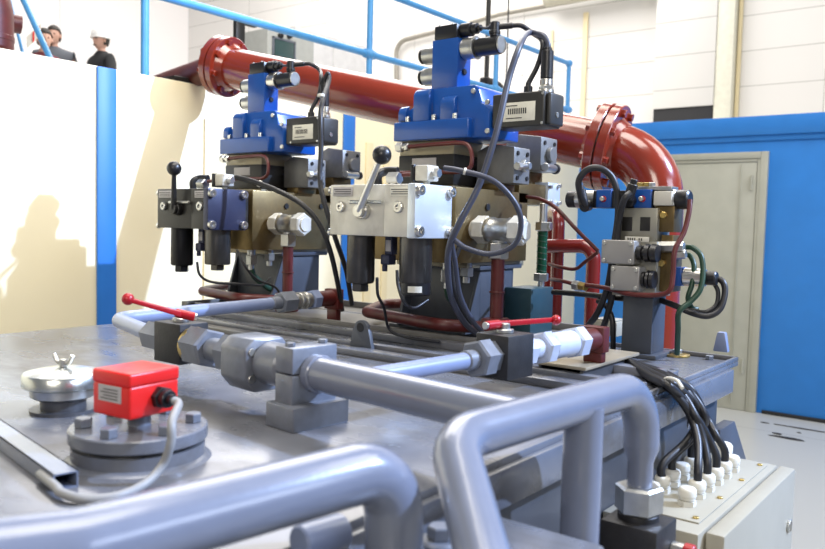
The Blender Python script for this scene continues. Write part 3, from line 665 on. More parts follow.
# ================================================================== TALL VALVE STANDS (right one from the picture; left one is 0.9 m further along)
def unit(kind):
    # kind 0 = right (near) stand, 1 = left (far) stand
    side = ['right', 'left'][kind]
    body_m = silverpaint if kind == 0 else blackmetal
    plate_m = platewhite if kind == 0 else slateblue
    # ---------------- stand and manifold
    t = thing('valve_stand', (2.22, 1.45, TZ), ['grey pedestal with bronze coloured manifold under the right blue valve', 'grey pedestal with bronze coloured manifold under the left blue valve'][kind], 'valve stand', 'tall valve stands on the tank')
    YP = 1.352
    mb = MB(); mb.box((2.10, 1.36, TZ+.010), (2.36, 1.72, TZ+.022), .002); mb.build('base_plate', pedgrey, t)
    mb = MB(); mb.box((2.14, 1.385, TZ+.02), (2.152, 1.68, 1.372), .001); mb.box((2.14, 1.38, TZ+.02), (2.34, 1.392, 1.372), .001); mb.box((2.33, 1.38, TZ+.02), (2.342, 1.68, 1.372), .001); mb.box((2.12, 1.37, 1.36), (2.38, 1.70, 1.376), .002)
    mb.build('pedestal', pedgrey, t)
    mb = MB(); mb.prism([(2.14, 1.38, 1.36), (2.14, 1.38, TZ+.02), (2.06, 1.38, TZ+.02)], (0, .012, 0), .001); mb.build('gusset', pedgrey, t)
    mb = MB(); mb.prism([(2.142, 1.66, 1.36), (2.142, 1.66, TZ+.02), (2.08, 1.66, TZ+.02)], (0, .012, 0), .001); mb.build('gusset', pedgrey, t)
    p0, p1 = rY(YP, 455, 190, 527, 262, .33); zt = p1.z; zb = p0.z; x0 = p0.x; x1 = p1.x
    man = MB().box((x0, YP, zb), (x1, YP+.33, zt), .002).build('manifold', gold, t)
    # underside collar plate
    MB().box((x0+.1, YP+.02, zb-.018), (x1+.02, YP+.3, zb), .002).build('underplate', beige, t)
    for px in (487, 519): q = oY(px, 207, YP); mb = MB(); mb.cyl(q, q-YY*.006, .011); mb.build('port_plug', blackmetal, man)
    # gold extension block with pale end flange
    q0, q1 = rY(YP, 519, 184, 547, 204, .12)
    MB().box(q0, (q1.x, q1.y, q1.z), .002).build('side_block', gold, t)
    r0_, r1_ = rY(YP-.01, 548, 183, 560, 206, .13); fl = MB().box(r0_, r1_, .002).build('end_flange', platewhite, t)
    for px, py in ((549, 187), (558, 186), (549, 202), (558, 203)): q = oY(px, py, YP-.01); MB().cyl(q, q-YY*.012, .007).build('flange_screw', zinc, fl)
    for k, (fx, fy, fl_) in enumerate(((x0+.04, YP+.05, .06), (x0+.12, YP+.035, .045))):
        mb = MB(); mb.cyl((fx, fy, zb), (fx, fy, zb-fl_*.4), .016); mb.hex((fx, fy, zb-fl_*.35), (fx, fy, zb-fl_), .022); mb.cyl((fx, fy, zb-fl_), (fx, fy, zb-fl_-.02), .011); mb.build('drain_fitting', zinc, t)
    gh = tag(MB().tube([(x0+.04, YP+.05, zb-.075), (x0+.06, YP+.05, zb-.11), (x0+.16, YP+.05, zb-.17), (x0+.24, YP+.03, TZ+.045)], .012).build('green_hose', greenhose), ['dark green hose slanting down under the right manifold', 'dark green hose slanting down under the left manifold'][kind], 'hose', 'green hoses under the manifolds')
    # ---------------- tee connector on manifold with red down pipe
    u = thing('tee_connector', oY(497, 230, 1.31), ['silver hydraulic tee with hex nuts on the right manifold', 'silver hydraulic tee with hex nuts on the left manifold'][kind], 'pipe fitting', 'hydraulic tees on the manifolds')
    xm = oY(474, 230, YP).x; zc = oX(498, 230, xm).z
    ye = oX(525, 230, xm).y; Lt = YP-ye; V_ = lambda f: Vector((xm, YP-Lt*f, zc))
    mb = MB(); mb.cyl(V_(-.02), V_(.06), .030); mb.hex(V_(.05), V_(.30), .042, phase=0); mb.build('hex_nut', silverpaint, u)
    mb = MB(); mb.lathe(V_(.28), -YY, [(0, .036), (.004, .0385), (Lt*.12, .0385), (Lt*.16, .035), (Lt*.40, .035), (Lt*.44, .0385), (Lt*.5, .037)], 32); mb.build('tee_body', zinc, u)
    mb = MB(); mb.hex(V_(.76), V_(1.0), .044, phase=0); mb.cyl(V_(1.0), V_(1.03), .026); mb.build('end_nut', silverpaint, u)
    Yc = V_(.50).y; z1 = oX(500, 243, xm).z; z2 = oX(500, 259, xm).z
    mb = MB(); mb.cyl((xm, Yc, zc-.03), (xm, Yc, z1), .026); mb.build('outlet', zinc, u)
    mb = MB(); mb.hex((xm, Yc, z1), (xm, Yc, z2), .032); mb.build('outlet_nut', silver, u)
    v = thing('red_riser_pipe', (xm, Yc, TZ+.01), ['dark red vertical pipe rising to the right silver tee', 'dark red vertical pipe rising to the left silver tee'][kind], 'pipe', 'red riser pipes')
    mb = MB(); mb.cyl((xm, Yc, z2), (xm, Yc, TZ+.08), .0200, b=0); mb.build('tube', redoxide, v)
    mb = MB(); mb.cyl((xm, Yc, 1.30), (xm, Yc, 1.305), .0235); mb.build('weld_band', redoxide, v)
    MB().box((xm-.036, Yc-.03, TZ+.01), (xm+.036, Yc+.035, TZ+.085), .008).build('base_block', redoxide, v)
    # red return loop lying above the deck
    w = thing('red_loop_pipe', (2.1, 1.6, 1.2), ['dark red U shaped pipe loop lying under the right valve stand', 'dark red U shaped pipe loop lying under the left valve stand'][kind], 'pipe', 'red pipe loops')
    zl = 1.205
    if kind == 0: pts = [(xm-.0, Yc+.02, zl-.012), oZ(440, 325, zl), oZ(366, 312, zl), oZ(386, 303, zl), (2.30, 1.62, zl+.01)]
    else: pts = [(xm-.0, Yc+.02, zl-.012), oZ(440, 326, zl), oZ(372, 314, zl), oZ(392, 304, zl), (2.30, 1.62, zl+.01)]
    MB().pipe(pts, .055, .0185).build('tube', redoxide, w)
    # ---------------- sandwich plates under the blue valve
    s = thing('sandwich_plate', (2.15, 1.6, zt), ['beige and black spacer plates between right manifold and blue valve', 'beige and black spacer plates between left manifold and blue valve'][kind], 'valve plate', 'spacer plates under the blue valves')
    XS = 2.085
    p0, p1 = rX(XS, 400, 141, 454, 155, .34); zA = p1.z; zB = p0.z; ya = p0.y; yb = p1.y
    p0b, p1b = rX(XS, 400, 155, 454, 185, .34); zC = p0b.z
    MB().box((XS, ya, zB), (XS+.34, yb, zA), .002).build('beige_plate', beige, s)
    MB().box((XS-.004, ya-.004, zC), (XS+.30, yb, zB), .002).build('black_block', blackmetal, s)
    MB().box((XS+.002, ya+.002, zt), (XS+.32, yb, zC), .002).build('lower_plate', beige, s)
    q0, q1 = rX(XS-.006, 412, 158, 436, 168, .003); lb = MB().box(q0, q1, .0005).build('name_plate', mat('grey label', (.42, .40, .40), .5), s)
    a = oY(478, 166, ya-.01); a = Vector((a.x, ya+.005, a.z)); mb = MB(); mb.cyl(a, a-YY*.05, .020); mb.cyl(a-YY*.05, a-YY*.13, .0165); mb.build('cartridge', black, s)
    mb = MB(); mb.hex(a-YY*.13, a-YY*.142, .014); mb.cyl(a-YY*.142, a-YY*.165, .008); mb.build('cartridge_tip', zinc, s)
    # ---------------- grey logic valves with four screws at the far end
    for n, (px0, pxc, px1, py0, py1, Yv) in enumerate([(497, 514, 530, 148, 184, 1.30), (527, 541, 557, 138, 172, 1.34)]):
        g = thing('logic_valve', oY(pxc, py1, Yv), [['grey square valve with four screws, nearer one beside the right blue valve', 'dark grey round capped valve behind the four screw valve on the right stand'], ['grey square valve with four screws, nearer one beside the left blue valve', 'dark grey round capped valve behind the four screw valve on the left stand']][kind][n], 'valve', 'grey square valves on the manifolds')
        q0, q1 = rY(Yv, pxc, py0, px1, py1, .10)
        # taper towards the far end (sloped top as on the casting)
        MB().prism([(q0.x, q0.y, q0.z), (q0.x, q0.y, q1.z), (q0.x, q0.y+.09, q1.z+.012), (q0.x, q0.y+.14, q1.z-.01), (q0.x, q0.y+.14, q0.z)], (q1.x-q0.x, 0, 0), .004).build('casting', greym, g)
        for dx in (.2, .8):
            for dz in (.16, .84):
                q = Vector((q0.x+(q1.x-q0.x)*dx, Yv, q0.z+(q1.z-q0.z)*dz)); MB().cyl(q, q-YY*.004, .0075).build('cap_screw', blackmetal, g)
        q = Vector(((q0.x+q1.x)/2, Yv, (q0.z+q1.z)/2))
        if n == 0:
            mb = MB(); mb.hex(q, q-YY*.016, .020); mb.cyl(q-YY*.016, q-YY*.03, .012); mb.build('port_fitting', zinc, g)
            mb = MB(); mb.cyl(q+Vector((-.002, -.02, .0)), q+Vector((-.05, -.022, -.004)), .008); mb.hex(q+Vector((-.05, -.022, -.004)), q+Vector((-.07, -.022, -.006)), .013); mb.build('elbow_fitting', zinc, g)
        else:
            mb = MB(); mb.cyl(q, q-YY*.018, .026); mb.build('round_cap', greym, g)
            mb = MB(); a = q-ZZ*.045+XX*.02; mb.cyl(a+XX*.02, a-XX*.075-YY*.015, .014); mb.build('side_cylinder', zinc, g)
            mb = MB(); mb.cyl(a+XX*.02, a+XX*.035, .018); mb.build('side_knob', black, g)
        # foot sits on the manifold
        MB().box((q0.x, Yv+.055, zt), (q1.x, Yv+.12, q0.z), .001).build('spacer', gold, g)
    # ---------------- blue proportional valve
    b = thing('proportional_valve', (2.05, 1.5, zA), ['large blue proportional valve with black electronics box on the right stand', 'smaller looking blue proportional valve with black electronics box on the left stand'][kind], 'hydraulic valve', 'blue proportional valves')
    XB = 2.075
    p0, p1 = rX(XB, 398, 112, 489, 139, .19)
    # lower body with stepped silhouette
    zb_, zt_ = zA, p1.z
    yL, yR = p1.y, p0.y
    zs = oX(440, 88, XB).z
    y1, y2 = oX(414, 90, XB).y, oX(478, 90, XB).y
    yc, yd = oX(402, 104, XB).y, oX(486, 100, XB).y
    prof = [(yL, zb_), (yL, zt_-.012), (yc, zt_+.004), (y1+.004, zt_+.022), (y1-.004, zs-.01), (y1-.016, zs), (y2+.012, zs), (y2-.004, zs-.012), (y2-.014, zt_+.02), (yd, zt_+.012), (yR, zt_-.01), (yR, zb_)]
    bd = MB().prism([(XB, y, z) for y, z in prof], (.18, 0, 0), .006).build('valve_body', valveblue, b)
    # stepped foot with recessed cap screws, ribs above
    q0, q1 = rX(XB-.024, 397, 120, 468, 138, .03)
    ft = MB().box((q0.x, q0.y, zb_), (XB+.02, yL-.001, q1.z), .004, 3).build('foot', valveblue, bd)
    for px in (408, 434, 455):
        cc = oX(px, 120, XB-.013); cc.z = q1.z; mb = MB(); mb.cyl(cc, cc+ZZ*.017, .0085); mb.build('cap_screw', chrome, ft)
    for xa, xb, ya_, dx in ((413, 429, 90, .022), (440, 454, 97, .020), (398, 406, 108, .018)):
        q0, q1 = rX(XB-dx, xa, ya_, xb, 121, .03)
        MB().prism([(XB+.004, q0.y, q1.z+.008), (XB-dx*.6, q0.y, q1.z), (XB-dx, q0.y, q1.z-.014), (XB-dx, q0.y, q0.z), (XB+.004, q0.y, q0.z)], (0, q1.y-q0.y, 0), .004).build('casting_rib', valveblue, bd)
    for px, py in ((488, 102), (488, 131), (474, 91)): q = oX(px, py, XB); MB().cyl(q, q-XX*.007, .008).build('face_screw', zinc, bd)
    # pilot block
    XP = 2.10
    p0, p1 = rX(XP, 432, 39, 457.5, 88, .07); p0.z = zs
    pb = MB().box(p0, (XP+.075, p1.y, p1.z), .002).build('pilot_body', valveblue, b)
    q = Vector((XP+.035, p0.y, p0.z+.055)); mb = MB(); mb.hex(q, q-YY*.007, .0105); mb.build('side_plug', blackmetal, pb)
    yl, yr_ = p1.y, p0.y; zp = p1.z; xc = XP+.036
    zu = oY(445, 57, (yl+yr_)/2).z; 
    for py in (57, 78):
        z = oX(422, py, xc).z; cc = Vector((xc, yl, z))
        mb = MB(); mb.cyl(cc, cc+YY*.055, .0285); so = mb.build('solenoid', zinc, b)
        mb = MB(); mb.cyl(cc+YY*.055, cc+YY*.068, .024); mb.cyl(cc+YY*.066, cc+YY*.074, .012); mb.build('end_cap', blackmetal, so)
    cc = Vector((xc, yr_, oX(468, 49, xc).z))
    mb = MB(); mb.cyl(cc, cc-YY*.045, .033); mb.cyl(cc-YY*.045, cc-YY*.05, .036); so = mb.build('solenoid', silver if kind else zinc, b)
    mb = MB(); mb.cyl(cc-YY*.05, cc-YY*.135, .0285); cv_ = mb.build('coil_cover', black, so)
    mb = MB(); mb.cyl(cc-YY*.135, cc-YY*.140, .026); mb.build('end_disc', zinc, so)
    # cable plug standing on coil
    e0 = cc-YY*.112+ZZ*.026; mb = MB(); mb.cyl(e0, e0+ZZ*.045, .015); mb.cyl(e0+ZZ*.008, e0+ZZ*.018, .018); mb.cyl(e0+ZZ*.03-YY*.0, e0+ZZ*.035-YY*.045+XX*.03, .0095); plug_end = e0+ZZ*.035-YY*.045+XX*.03; mb.build('cable_plug', black, so)
    # black connector on top of pilot
    mb = MB(); mb.box((XP+.003, yr_+.008, zp), (XP+.072, yl-.004, zp+.045), .004); tc_ = mb.build('top_connector', black, b)
    mb = MB(); cz = zp+.028; mb.cyl((xc, yr_+.01, cz), (xc, yr_-.03, cz), .022); mb.cyl((xc, yr_-.03, cz), (xc, yr_-.05, cz), .017); mb.cyl((xc, yr_-.05, cz), (xc, yr_-.062, cz), .010); mb.build('round_plug', black, tc_)
    for yy in (yl-.02, yr_+.03): MB().cyl((XP+.012, yy, zp+.044), (XP+.012, yy, zp+.05), .004).build('connector_screw', zinc, tc_)
    pt = [Vector((xc, yr_-.06, cz)), Vector((xc, yr_-.085, cz-.004)), Vector((xc+.0, yr_-.10, cz+.002)), e0+ZZ*.03+YY*.012]
    MB().tube(pt, .0045).build('link_cable', cablegrey, b)
    # electronics box
    XE = 2.085
    q0, q1 = rX(XE, 492, 92.5, 544, 127, .105)
    eb = MB().box(q0, q1, .006, 3).build('electronics_box', mat('charcoal housing', (.035, .034, .032), .42, .2, .1, 20), b)
    e1 = MB().box((XE+.01, q0.y-.016, q0.z+.004), (XE+.095, q0.y, q1.z-.004), .008, 3).build('end_cover', mat('charcoal housing', (.035, .034, .032)), eb)
    l0, l1 = rX(XE-.001, 503, 102, 535, 121, .002); lb = MB().box(l0, l1, .0004).build('rating_label', labelm, eb)
    mb = MB(); n = 9
    for k in range(n):
        yy = l1.y-(l1.y-l0.y)*(.16+.6*k/n); mb.box((XE-.0018, yy-.0042, l0.z+(l1.z-l0.z)*.38), (XE-.0008, yy, l0.z+(l1.z-l0.z)*.68), 0)
    for k, wd in enumerate((.5, .35)): mb.box((XE-.0018, l0.y+(l1.y-l0.y)*(.9-wd), l0.z+(l1.z-l0.z)*(.14+.66*k)), (XE-.0008, l0.y+(l1.y-l0.y)*.9, l0.z+(l1.z-l0.z)*(.19+.66*k)), 0)
    mb.build('print', labelink, lb)
    for yy, zz in ((q0.y+.006, q0.z+.008), (q0.y+.006, q1.z-.008), (q1.y-.03, q0.z+.008)): MB().cyl((XE, yy, zz), (XE-.002, yy, zz), .004).build('cover_screw', zinc, eb)
    MB().cyl((XE+.05, q0.y-.016, q0.z+.035), (XE+.05, q0.y-.019, q0.z+.035), .008).build('end_screw', chrome, eb)
    # connectors on top of the box
    ct = Vector((XE+.055, q0.y+.025, q1.z)); mb = MB(); mb.cyl(ct, ct+ZZ*.010, .024); mb.hex(ct+ZZ*.010, ct+ZZ*.022, .023); mb.cyl(ct+ZZ*.022, ct+ZZ*.042, .0195); sc = mb.build('main_socket', silver, eb)
    mb = MB(); mb.cyl(ct+ZZ*.042, ct+ZZ*.125, .0185); mb.cyl(ct+ZZ*.125, ct+ZZ*.133, .013); mb.build('main_plug', black, sc)
    ct2 = ct+YY*.05-XX*.02; mb = MB(); mb.cyl(ct2, ct2+ZZ*.022, .013); mb.cyl(ct2+ZZ*.022, ct2+ZZ*.032, .008); mb.build('small_gland', black, eb)
    # cables
    c1 = [plug_end-YY*.0, plug_end-YY*.025+XX*.012-ZZ*.002, plug_end-YY*.055+XX*.03-ZZ*.025, ct2+Vector((.015, -.035, .15)), ct2+Vector((.02, -.02, .09)), ct2+ZZ*.03]
    tag(MB().tube(c1, .0075).build('coil_cable', cable), ['black cable arching from the right valve coil to its electronics box', 'black cable arching from the left valve coil to its electronics box'][kind], 'cable', 'coil cables')
    tp = ct+ZZ*.13
    D = 1.0
    if kind == 0:
        c2 = [tp-ZZ*.01, tp+ZZ*.015, tp+YY*.02+ZZ*.042, tp+YY*.065+ZZ*.055, oD(521, 43, 2.2), oD(509, 78, 2.16), oD(497, 130, 2.12), oD(480, 183, 2.12), oD(460, 222, 2.12), oD(449, 248, 2.14), oD(448, 275, 2.18), oD(452, 300, 2.25), oD(464, 322, 2.32), oD(478, 335, 2.36)]
        o = tag(MB().tube(c2, .0088).build('main_cable', cablegrey), 'thick slate cable arching over the right valve and falling past the manifold', 'cable')
        MB().cyl(oD(517.5, 53, 2.2), oD(516, 57, 2.2), .0105).build('cable_tie', white, o)
        c3 = [oD(444, 168, 2.08), oD(462, 171, 2.06), oD(492, 180, 2.05), oD(513, 200, 2.05), oD(521, 222, 2.06), oD(514, 245, 2.08), oD(490, 254, 2.1), oD(466, 248, 2.12), oD(452, 240, 2.14), oD(455, 262, 2.18), oD(460, 295, 2.24), oD(472, 320, 2.3), oD(484, 334, 2.36)]
        o = tag(MB().tube(c3, .0072).build('sensor_cable', cablegrey), 'slate cable looping round the right silver tee from the white sensor plug', 'cable')
        MB().cyl(oD(463.5, 171, 2.06), oD(466, 171.6, 2.06), .0095).build('cable_tie', white, o)
    return dict(zt=zt, YP=YP, ct=ct)

def filter_block(kind):
    side = kind
    body_m = silverpaint if kind == 0 else blackmetal
    XF = 1.75
    t = thing('filter_block', (1.83, 1.45, 1.46), ['silver duplex filter block with black ball lever on the right stand', 'black duplex filter block with blue lit black plate and ball lever on the left stand'][kind], 'filter block', 'duplex filter blocks')
    a0, a1 = rX(XF, 330, 183, 382.5, 236, .185); b0, b1 = rX(XF-.003, 383.5, 184, 413, 237, .20)
    YS = b0.y; z0 = b0.z; z1 = b1.z
    MB().box((XF, b1.y+.0005, z0), (XF+.175, a1.y, z1), .003).build('left_housing', body_m, t)
    MB().box((XF-.003, YS, z0), (XF+.18, b1.y-.0008, z1), .003).build('right_housing', body_m, t)
    q0, q1 = rY(YS-.028, 415, 187, 452, 238, .03)
    pl = MB().box((q0.x, YS-.028, z0-.002), (q1.x, YS-.0005, z1), .003).build('end_plate', slateblue if kind else platewhite, t)
    for dx in (.08, .92):
        for dz in (.12, .88):
            q = Vector((q0.x+(q1.x-q0.x)*dx, YS-.028, z0+(z1-z0)*dz)); mb = MB(); mb.lathe(q, -YY, [(0, .0150), (.012, .0150), (.014, .0135), (.014, .007), (.008, .007), (.008, 0)], 20); mb.build('socket_screw', silver, pl)
    # left edge screws
    for py in (190, 232):
        q = oX(331, py, XF); q = Vector((XF+.01, a1.y, q.z)); mb = MB(); mb.cyl(q, q+YY*.010, .011); mb.build('side_screw', silver, t)
    # plugs
    for px, py, r in ((341, 207, .0155), (399, 207, .017)):
        q = oX(px, py, XF-.003); mb = MB(); mb.lathe(q, -XX, [(0, r), (.007, r), (.009, r*.85), (.009, r*.42), (.003, r*.4), (.003, 0)], 24); mb.build('port_plug', silver if kind == 0 else zinc, t)
    # name plates
    for k, (x_0, x_1, m_) in enumerate(((333, 352, mat('grey label', (.42, .40, .40), .5)), (390, 409, labelm if kind == 0 else mat('grey label', (.4, .4, .4), .5)))):
        l0, l1 = rX(XF-.0055, x_0, 187, x_1, 196, .003); lb = MB().box(l0, l1, .0004).build('name_plate', m_, t)
        mb = MB()
        for j in range(3): mb.box((l0.x-.0006, l0.y+.004, l0.z+(l1.z-l0.z)*(.2+.25*j)), (l0.x, l1.y-.004-.006*(j % 2), l0.z+(l1.z-l0.z)*(.28+.25*j)), 0)
        mb.build('print', labelink, lb)
    # lever on its pivot
    c = oX(365, 211, XF); mb = MB(); mb.cyl(c, c-XX*.022, .024); mb.cyl(c-XX*.022, c-XX*.034, .019); pv = mb.build('pivot', silver if kind == 0 else blackmetal, t)
    h0 = oX(350, 202, XF-.012); h1 = oX(382, 202, XF-.012); mb = MB(); mb.cyl(h0, h1, .0055); mb.build('stop_pin', chrome if kind == 0 else zinc, t)
    if kind == 0: tip = oX(382, 155, XF-.055)
    else: tip = oX(363, 158, XF-.045)
    lv = MB().tube([c-XX*.026, tip], .008, smooth=False, rads=lambda s: .0115-.004*s).build('lever', silver if kind == 0 else blackmetal, t)
    MB().ball(tip, .0265, 1, 32).build('ball_knob', black, lv)
    # bowls
    yb1 = oX(361, 250, XF+.06).y; yb2 = oX(419, 250, XF+.08).y
    zz = oX(362, 283, XF+.06).z
    bw = bowlm if kind == 0 else mat('black filter bowl', (.02, .02, .022), .28, .6, .2, 10)
    mb = MB(); mb.lathe((XF+.06, yb1, z0), -ZZ, [(0, .042), (z0-zz-.006, .0425), (z0-zz, .038)], 36); bo = mb.build('filter_bowl', bw, t)
    mb = MB(); mb.hex((XF+.06, yb1, zz), (XF+.06, yb1, zz-.025), .027); mb.build('hex_drain', bw, bo)
    c2x = XF+.10; 
    cx = oY(420, 250, YS+.03).x; z3 = oY(417, 283, YS+.03).z; r2 = .047
    mb = MB(); mb.lathe((cx, YS+.045, z0), -ZZ, [(0, r2), (z0-z3-.004, r2), (z0-z3, r2-.003)], 40); bo = mb.build('filter_bowl', bowlm, t)
    if kind == 0:
        mb = MB(); mb.lathe((cx, YS+.045, z3), -ZZ, [(0, r2-.002), (.032, r2-.002), (.036, r2-.006)], 40); bs = mb.build('bowl_base', black, bo)
        p = Vector((cx, YS+.045, z3-.008)); v = (CAM-p); v.z = 0; v.normalize(); sd = Vector((-v.y, v.x, 0)); mb = MB()
        ptl = []
        for k in range(7):
            an = -.45+.9*k/6; ptl.append(p+(v*cos(an)+sd*sin(an))*(r2-.0008))
        for k in range(6): mb.prism([ptl[k], ptl[k+1], ptl[k+1]-ZZ*.018, ptl[k]-ZZ*.018], v*.0006, 0)
        mb.build('bowl_label', labelm, bs)
    else:
        mb = MB(); mb.hex((cx, YS+.045, z3), (cx, YS+.045, z3-.022), .026); mb.build('hex_drain', bowlm, bo)
    # indicator on top
    i0 = Vector((XF+.05, YS+.01, z1)); mb = MB(); mb.box(i0+Vector((.002, -.016, .012)), i0+Vector((.056, .030, .056)), .004); mb.cyl(i0+Vector((.035, .012, 0)), i0+Vector((.035, .012, .014)), .010); ind = mb.build('indicator', silverpaint, t)
    MB().box(i0+Vector((-.002, .031, .008)), i0+Vector((.05, .043, .058)), .002).build('indicator_cap', black, ind)
    p = i0+Vector((.03, -.015, .034)); mb = MB(); mb.hex(p, p-YY*.022, .014); mb.build('cable_nut', silver, ind)
    # hex fittings on top left
    f0_ = Vector((XF+.06, YS+.12, z1)); mb = MB(); mb.cyl(f0_, f0_+ZZ*.02, .012); mb.hex(f0_+ZZ*.02+YY*.02, f0_+ZZ*.02-YY*.02, .019); mb.build('top_fitting', silver, t)
    f1 = f0_+Vector((.01, .07, .03)); mb = MB(); mb.tube([f1-ZZ*.03, f1, f1+Vector((.02, -.012, .014)), f1+Vector((.03, -.05, .014))], .013); mb.build('elbow_hose', black, t)
    f2 = f0_+Vector((.0, -.03, .03)); mb = MB(); mb.cyl(f2, f2-YY*.05, .006); mb.build('thin_line', redoxide, t)
    # small blue pressure switch between the bowls
    b_ = Vector((XF+.09, (yb1+YS)/2+.03, z0)); mb = MB(); mb.box(b_+Vector((-.012, -.014, -.055)), b_+Vector((.014, .014, 0)), .002); sw = mb.build('pressure_switch', slateblue, t)
    mb = MB(); mb.box(b_+Vector((-.022, -.012, -.085)), b_+Vector((.012, .022, -.055)), .004); mb.cyl(b_+Vector((-.012, .012, -.085)), b_+Vector((-.012, .012, -.105)), .008); mb.build('switch_plug', slateblue, sw)
    mb = MB(); mb.box(b_+Vector((-.0135, -.010, -.045)), b_+Vector((-.012, .010, -.012)), .0004); mb.build('switch_label', mat('grey label', (.42, .40, .40), .5), sw)
    # red pilot tube on the side of the plates above
    w = thing('pilot_tube', (1.95, 1.5, z1+.1), ['thin red brown tube bent in a U below the right blue valve', 'thin red brown tube bent in a U below the left blue valve'][kind], 'tube', 'thin red pilot tubes')
    X_ = 2.04
    P_ = [oX(408, 147, X_), oX(440, 144, X_), oX(466, 144, X_-.01), oX(472, 160, X_-.02), oX(464, 171, X_-.02), oX(430, 172, X_), oX(400, 173, X_)]
    MB().tube(P_, .0065).build('tube', redoxide, w)
    mb = MB(); q = P_[0]; mb.hex(q+YY*.045, q+YY*.02, .016); mb.cyl(q+YY*.02, q-YY*.004, .011); mb.hex(q+YY*.01, q-YY*.002, .013); mb.build('end_fitting', silver, w)
    return t
OFF = Vector((0, 0, 0)); U0 = unit(0); FB0 = filter_block(0)
OFF1 = Vector((.09, 1.0, 0)); OFF = OFF1.copy(); U1 = unit(1); FB1 = filter_block(1)
OFF = Vector((0, 0, 0))
# cables of the left stand
ct = U1['ct']+OFF1; tp = ct+ZZ*.13
c2 = [tp-ZZ*.01, tp+ZZ*.012, tp+Vector((.0, -.015, .035)), tp+Vector((-.01, -.03, .005)), oD(321, 110, 2.85), oD(321, 150, 2.83), oD(320, 180, 2.82), oD(325, 205, 2.8), oD(336, 240, 2.82), oD(346, 270, 2.9), oD(352, 305, 2.95)]
o = tag(MB().tube(c2, .009).build('main_cable', cable), 'thick black cable hanging straight down beside the left electronics box', 'cable')
MB().cyl(oD(321, 94, 2.85), oD(321, 97, 2.85), .013).build('cable_tie', white, o)
c3 = [oD(236, 177, 2.68), oD(252, 181, 2.66), oD(276, 190, 2.62), oD(300, 203, 2.6), oD(318, 222, 2.6), oD(330, 250, 2.62), oD(338, 285, 2.7), oD(342, 310, 2.8)]
o = tag(MB().tube(c3, .0085).build('sensor_cable', cable), 'black cable from the left indicator sweeping down between the two stands', 'cable')
MB().cyl(oD(258, 183, 2.66), oD(261, 184.5, 2.66), .0115).build('cable_tie', white, o)
for pts, lbl in (([oD(197, 262, 2.72), oD(200, 275, 2.72), oD(212, 282, 2.74), oD(240, 284, 2.78), oD(262, 285, 2.9), oD(270, 278, 3.0)], 'thin black cable drooping under the left filter bowls'),
                 ([oD(237, 250, 2.8), oD(246, 268, 2.8), oD(258, 280, 2.85), oD(275, 287, 2.9), oD(283, 300, 3.0)], 'thin black cable slanting from the left manifold underside'),
                 ([oD(377, 278, 2.22), oD(378, 295, 2.25), oD(384, 308, 2.35), oD(390, 330, 2.4), oD(410, 338, 2.35), oD(440, 342, 2.3)], 'thin dark cable dropping from the blue switch between the right bowls'),
                 ([oD(428, 300, 2.3), oD(414, 308, 2.25), oD(404, 302, 2.2), oD(398, 285, 2.2), oD(397, 270, 2.2)], 'thin steel tube curling beside the right filter bowl'),
                 ([oD(478, 100, 2.4), oD(484, 78, 2.9), oD(506, 62, 3.6)], None)):
    if lbl: tag(MB().tube(pts, .0045).build('thin_cable', cable), lbl, 'cable')
o = tag(MB().tube([oD(460, 245, 2.3), oD(452, 270, 2.3), oD(457, 300, 2.32), oD(470, 325, 2.36)], .0075).build('thin_cable', cable), 'black cable falling just left of the right pedestal', 'cable')
# ================================================================== LARGE RED PIPE
A = Vector((2.62, 3.22, 0)); A = oY(225, 66.5, 3.2); B = oX(607, 147.5, 2.90)
d = (B-A).normalized(); RP = .0975
t = thing('large_red_pipe', (2.95, 1.2, .0), 'large glossy rust red flanged pipe running behind the valves and turning down', 'pipe')
elx = oX(655, 230, 2.90)
Bc = Vector((elx.x, elx.y, 0)); 
# line A->B extended to above Bc
tt = (Bc.y-B.y)/d.y; K = B+d*tt; K.x = Bc.x
pts = [B-d*.02, K, Vector((K.x, K.y, .15))]
MB().pipe(pts, .20, RP, 48).build('elbow', redpipe, t)
mb = MB(); mb.cyl((K.x, K.y, .15), (K.x, K.y, 0), RP*1.7, b=.004); mb.build('floor_flange', redpipe, t)
mb = MB(); mb.cyl(A+d*.02, B, RP, seg=48, b=.001); mb.build('straight_pipe', redpipe, t)
def flange(c, dr, R0, n, th=.036, gap=.006):
    f = MB(); f.lathe(c-dr*(th+gap/2), dr, [(0, R0-.003), (.003, R0), (th-.003, R0), (th, R0-.003)], 56)
    fo = f.build('flange', redpipe, t)
    f = MB(); f.lathe(c+dr*(gap/2), dr, [(0, R0-.003), (.003, R0), (th-.003, R0), (th, R0-.003)], 56); f2 = f.build('flange', redpipe, t)
    f = MB(); f.lathe(c-dr*gap, dr, [(0, R0-.016), (gap*2, R0-.016)], 40); f.build('gasket', black, t)
    for q, s in ((c+dr*(th+gap/2), 1), (c-dr*(th+gap/2), -1)):
        f = MB(); f.lathe(q, dr*s, [(0, RP+.022), (.012, RP+.014), (.03, RP+.002)], 48); f.build('weld_neck', redpipe, t)
    nn = dr.cross(ZZ).normalized(); mm = dr.cross(nn)
    for k in range(n):
        a = 2*pi*(k+.5)/n; q = c+(nn*cos(a)+mm*sin(a))*(R0-.026)
        mb = MB(); mb.hex(q+dr*(th), q+dr*(th+.018), .016, phase=k); mb.build('flange_bolt', redpipe, f2)
        mb = MB(); mb.hex(q-dr*(th), q-dr*(th+.022), .016, phase=k); mb.build('flange_nut', redpipe, fo)
flange(B-d*.0, d, .168, 8)
flange(A+d*.0, d, .146, 8)
mb = MB(); mb.pipe([A-d*.03, oY(150, 90, 3.95), oY(40, 128, 4.4)], .25, .064, 40); mb.build('inlet_elbow', redoxide, t)
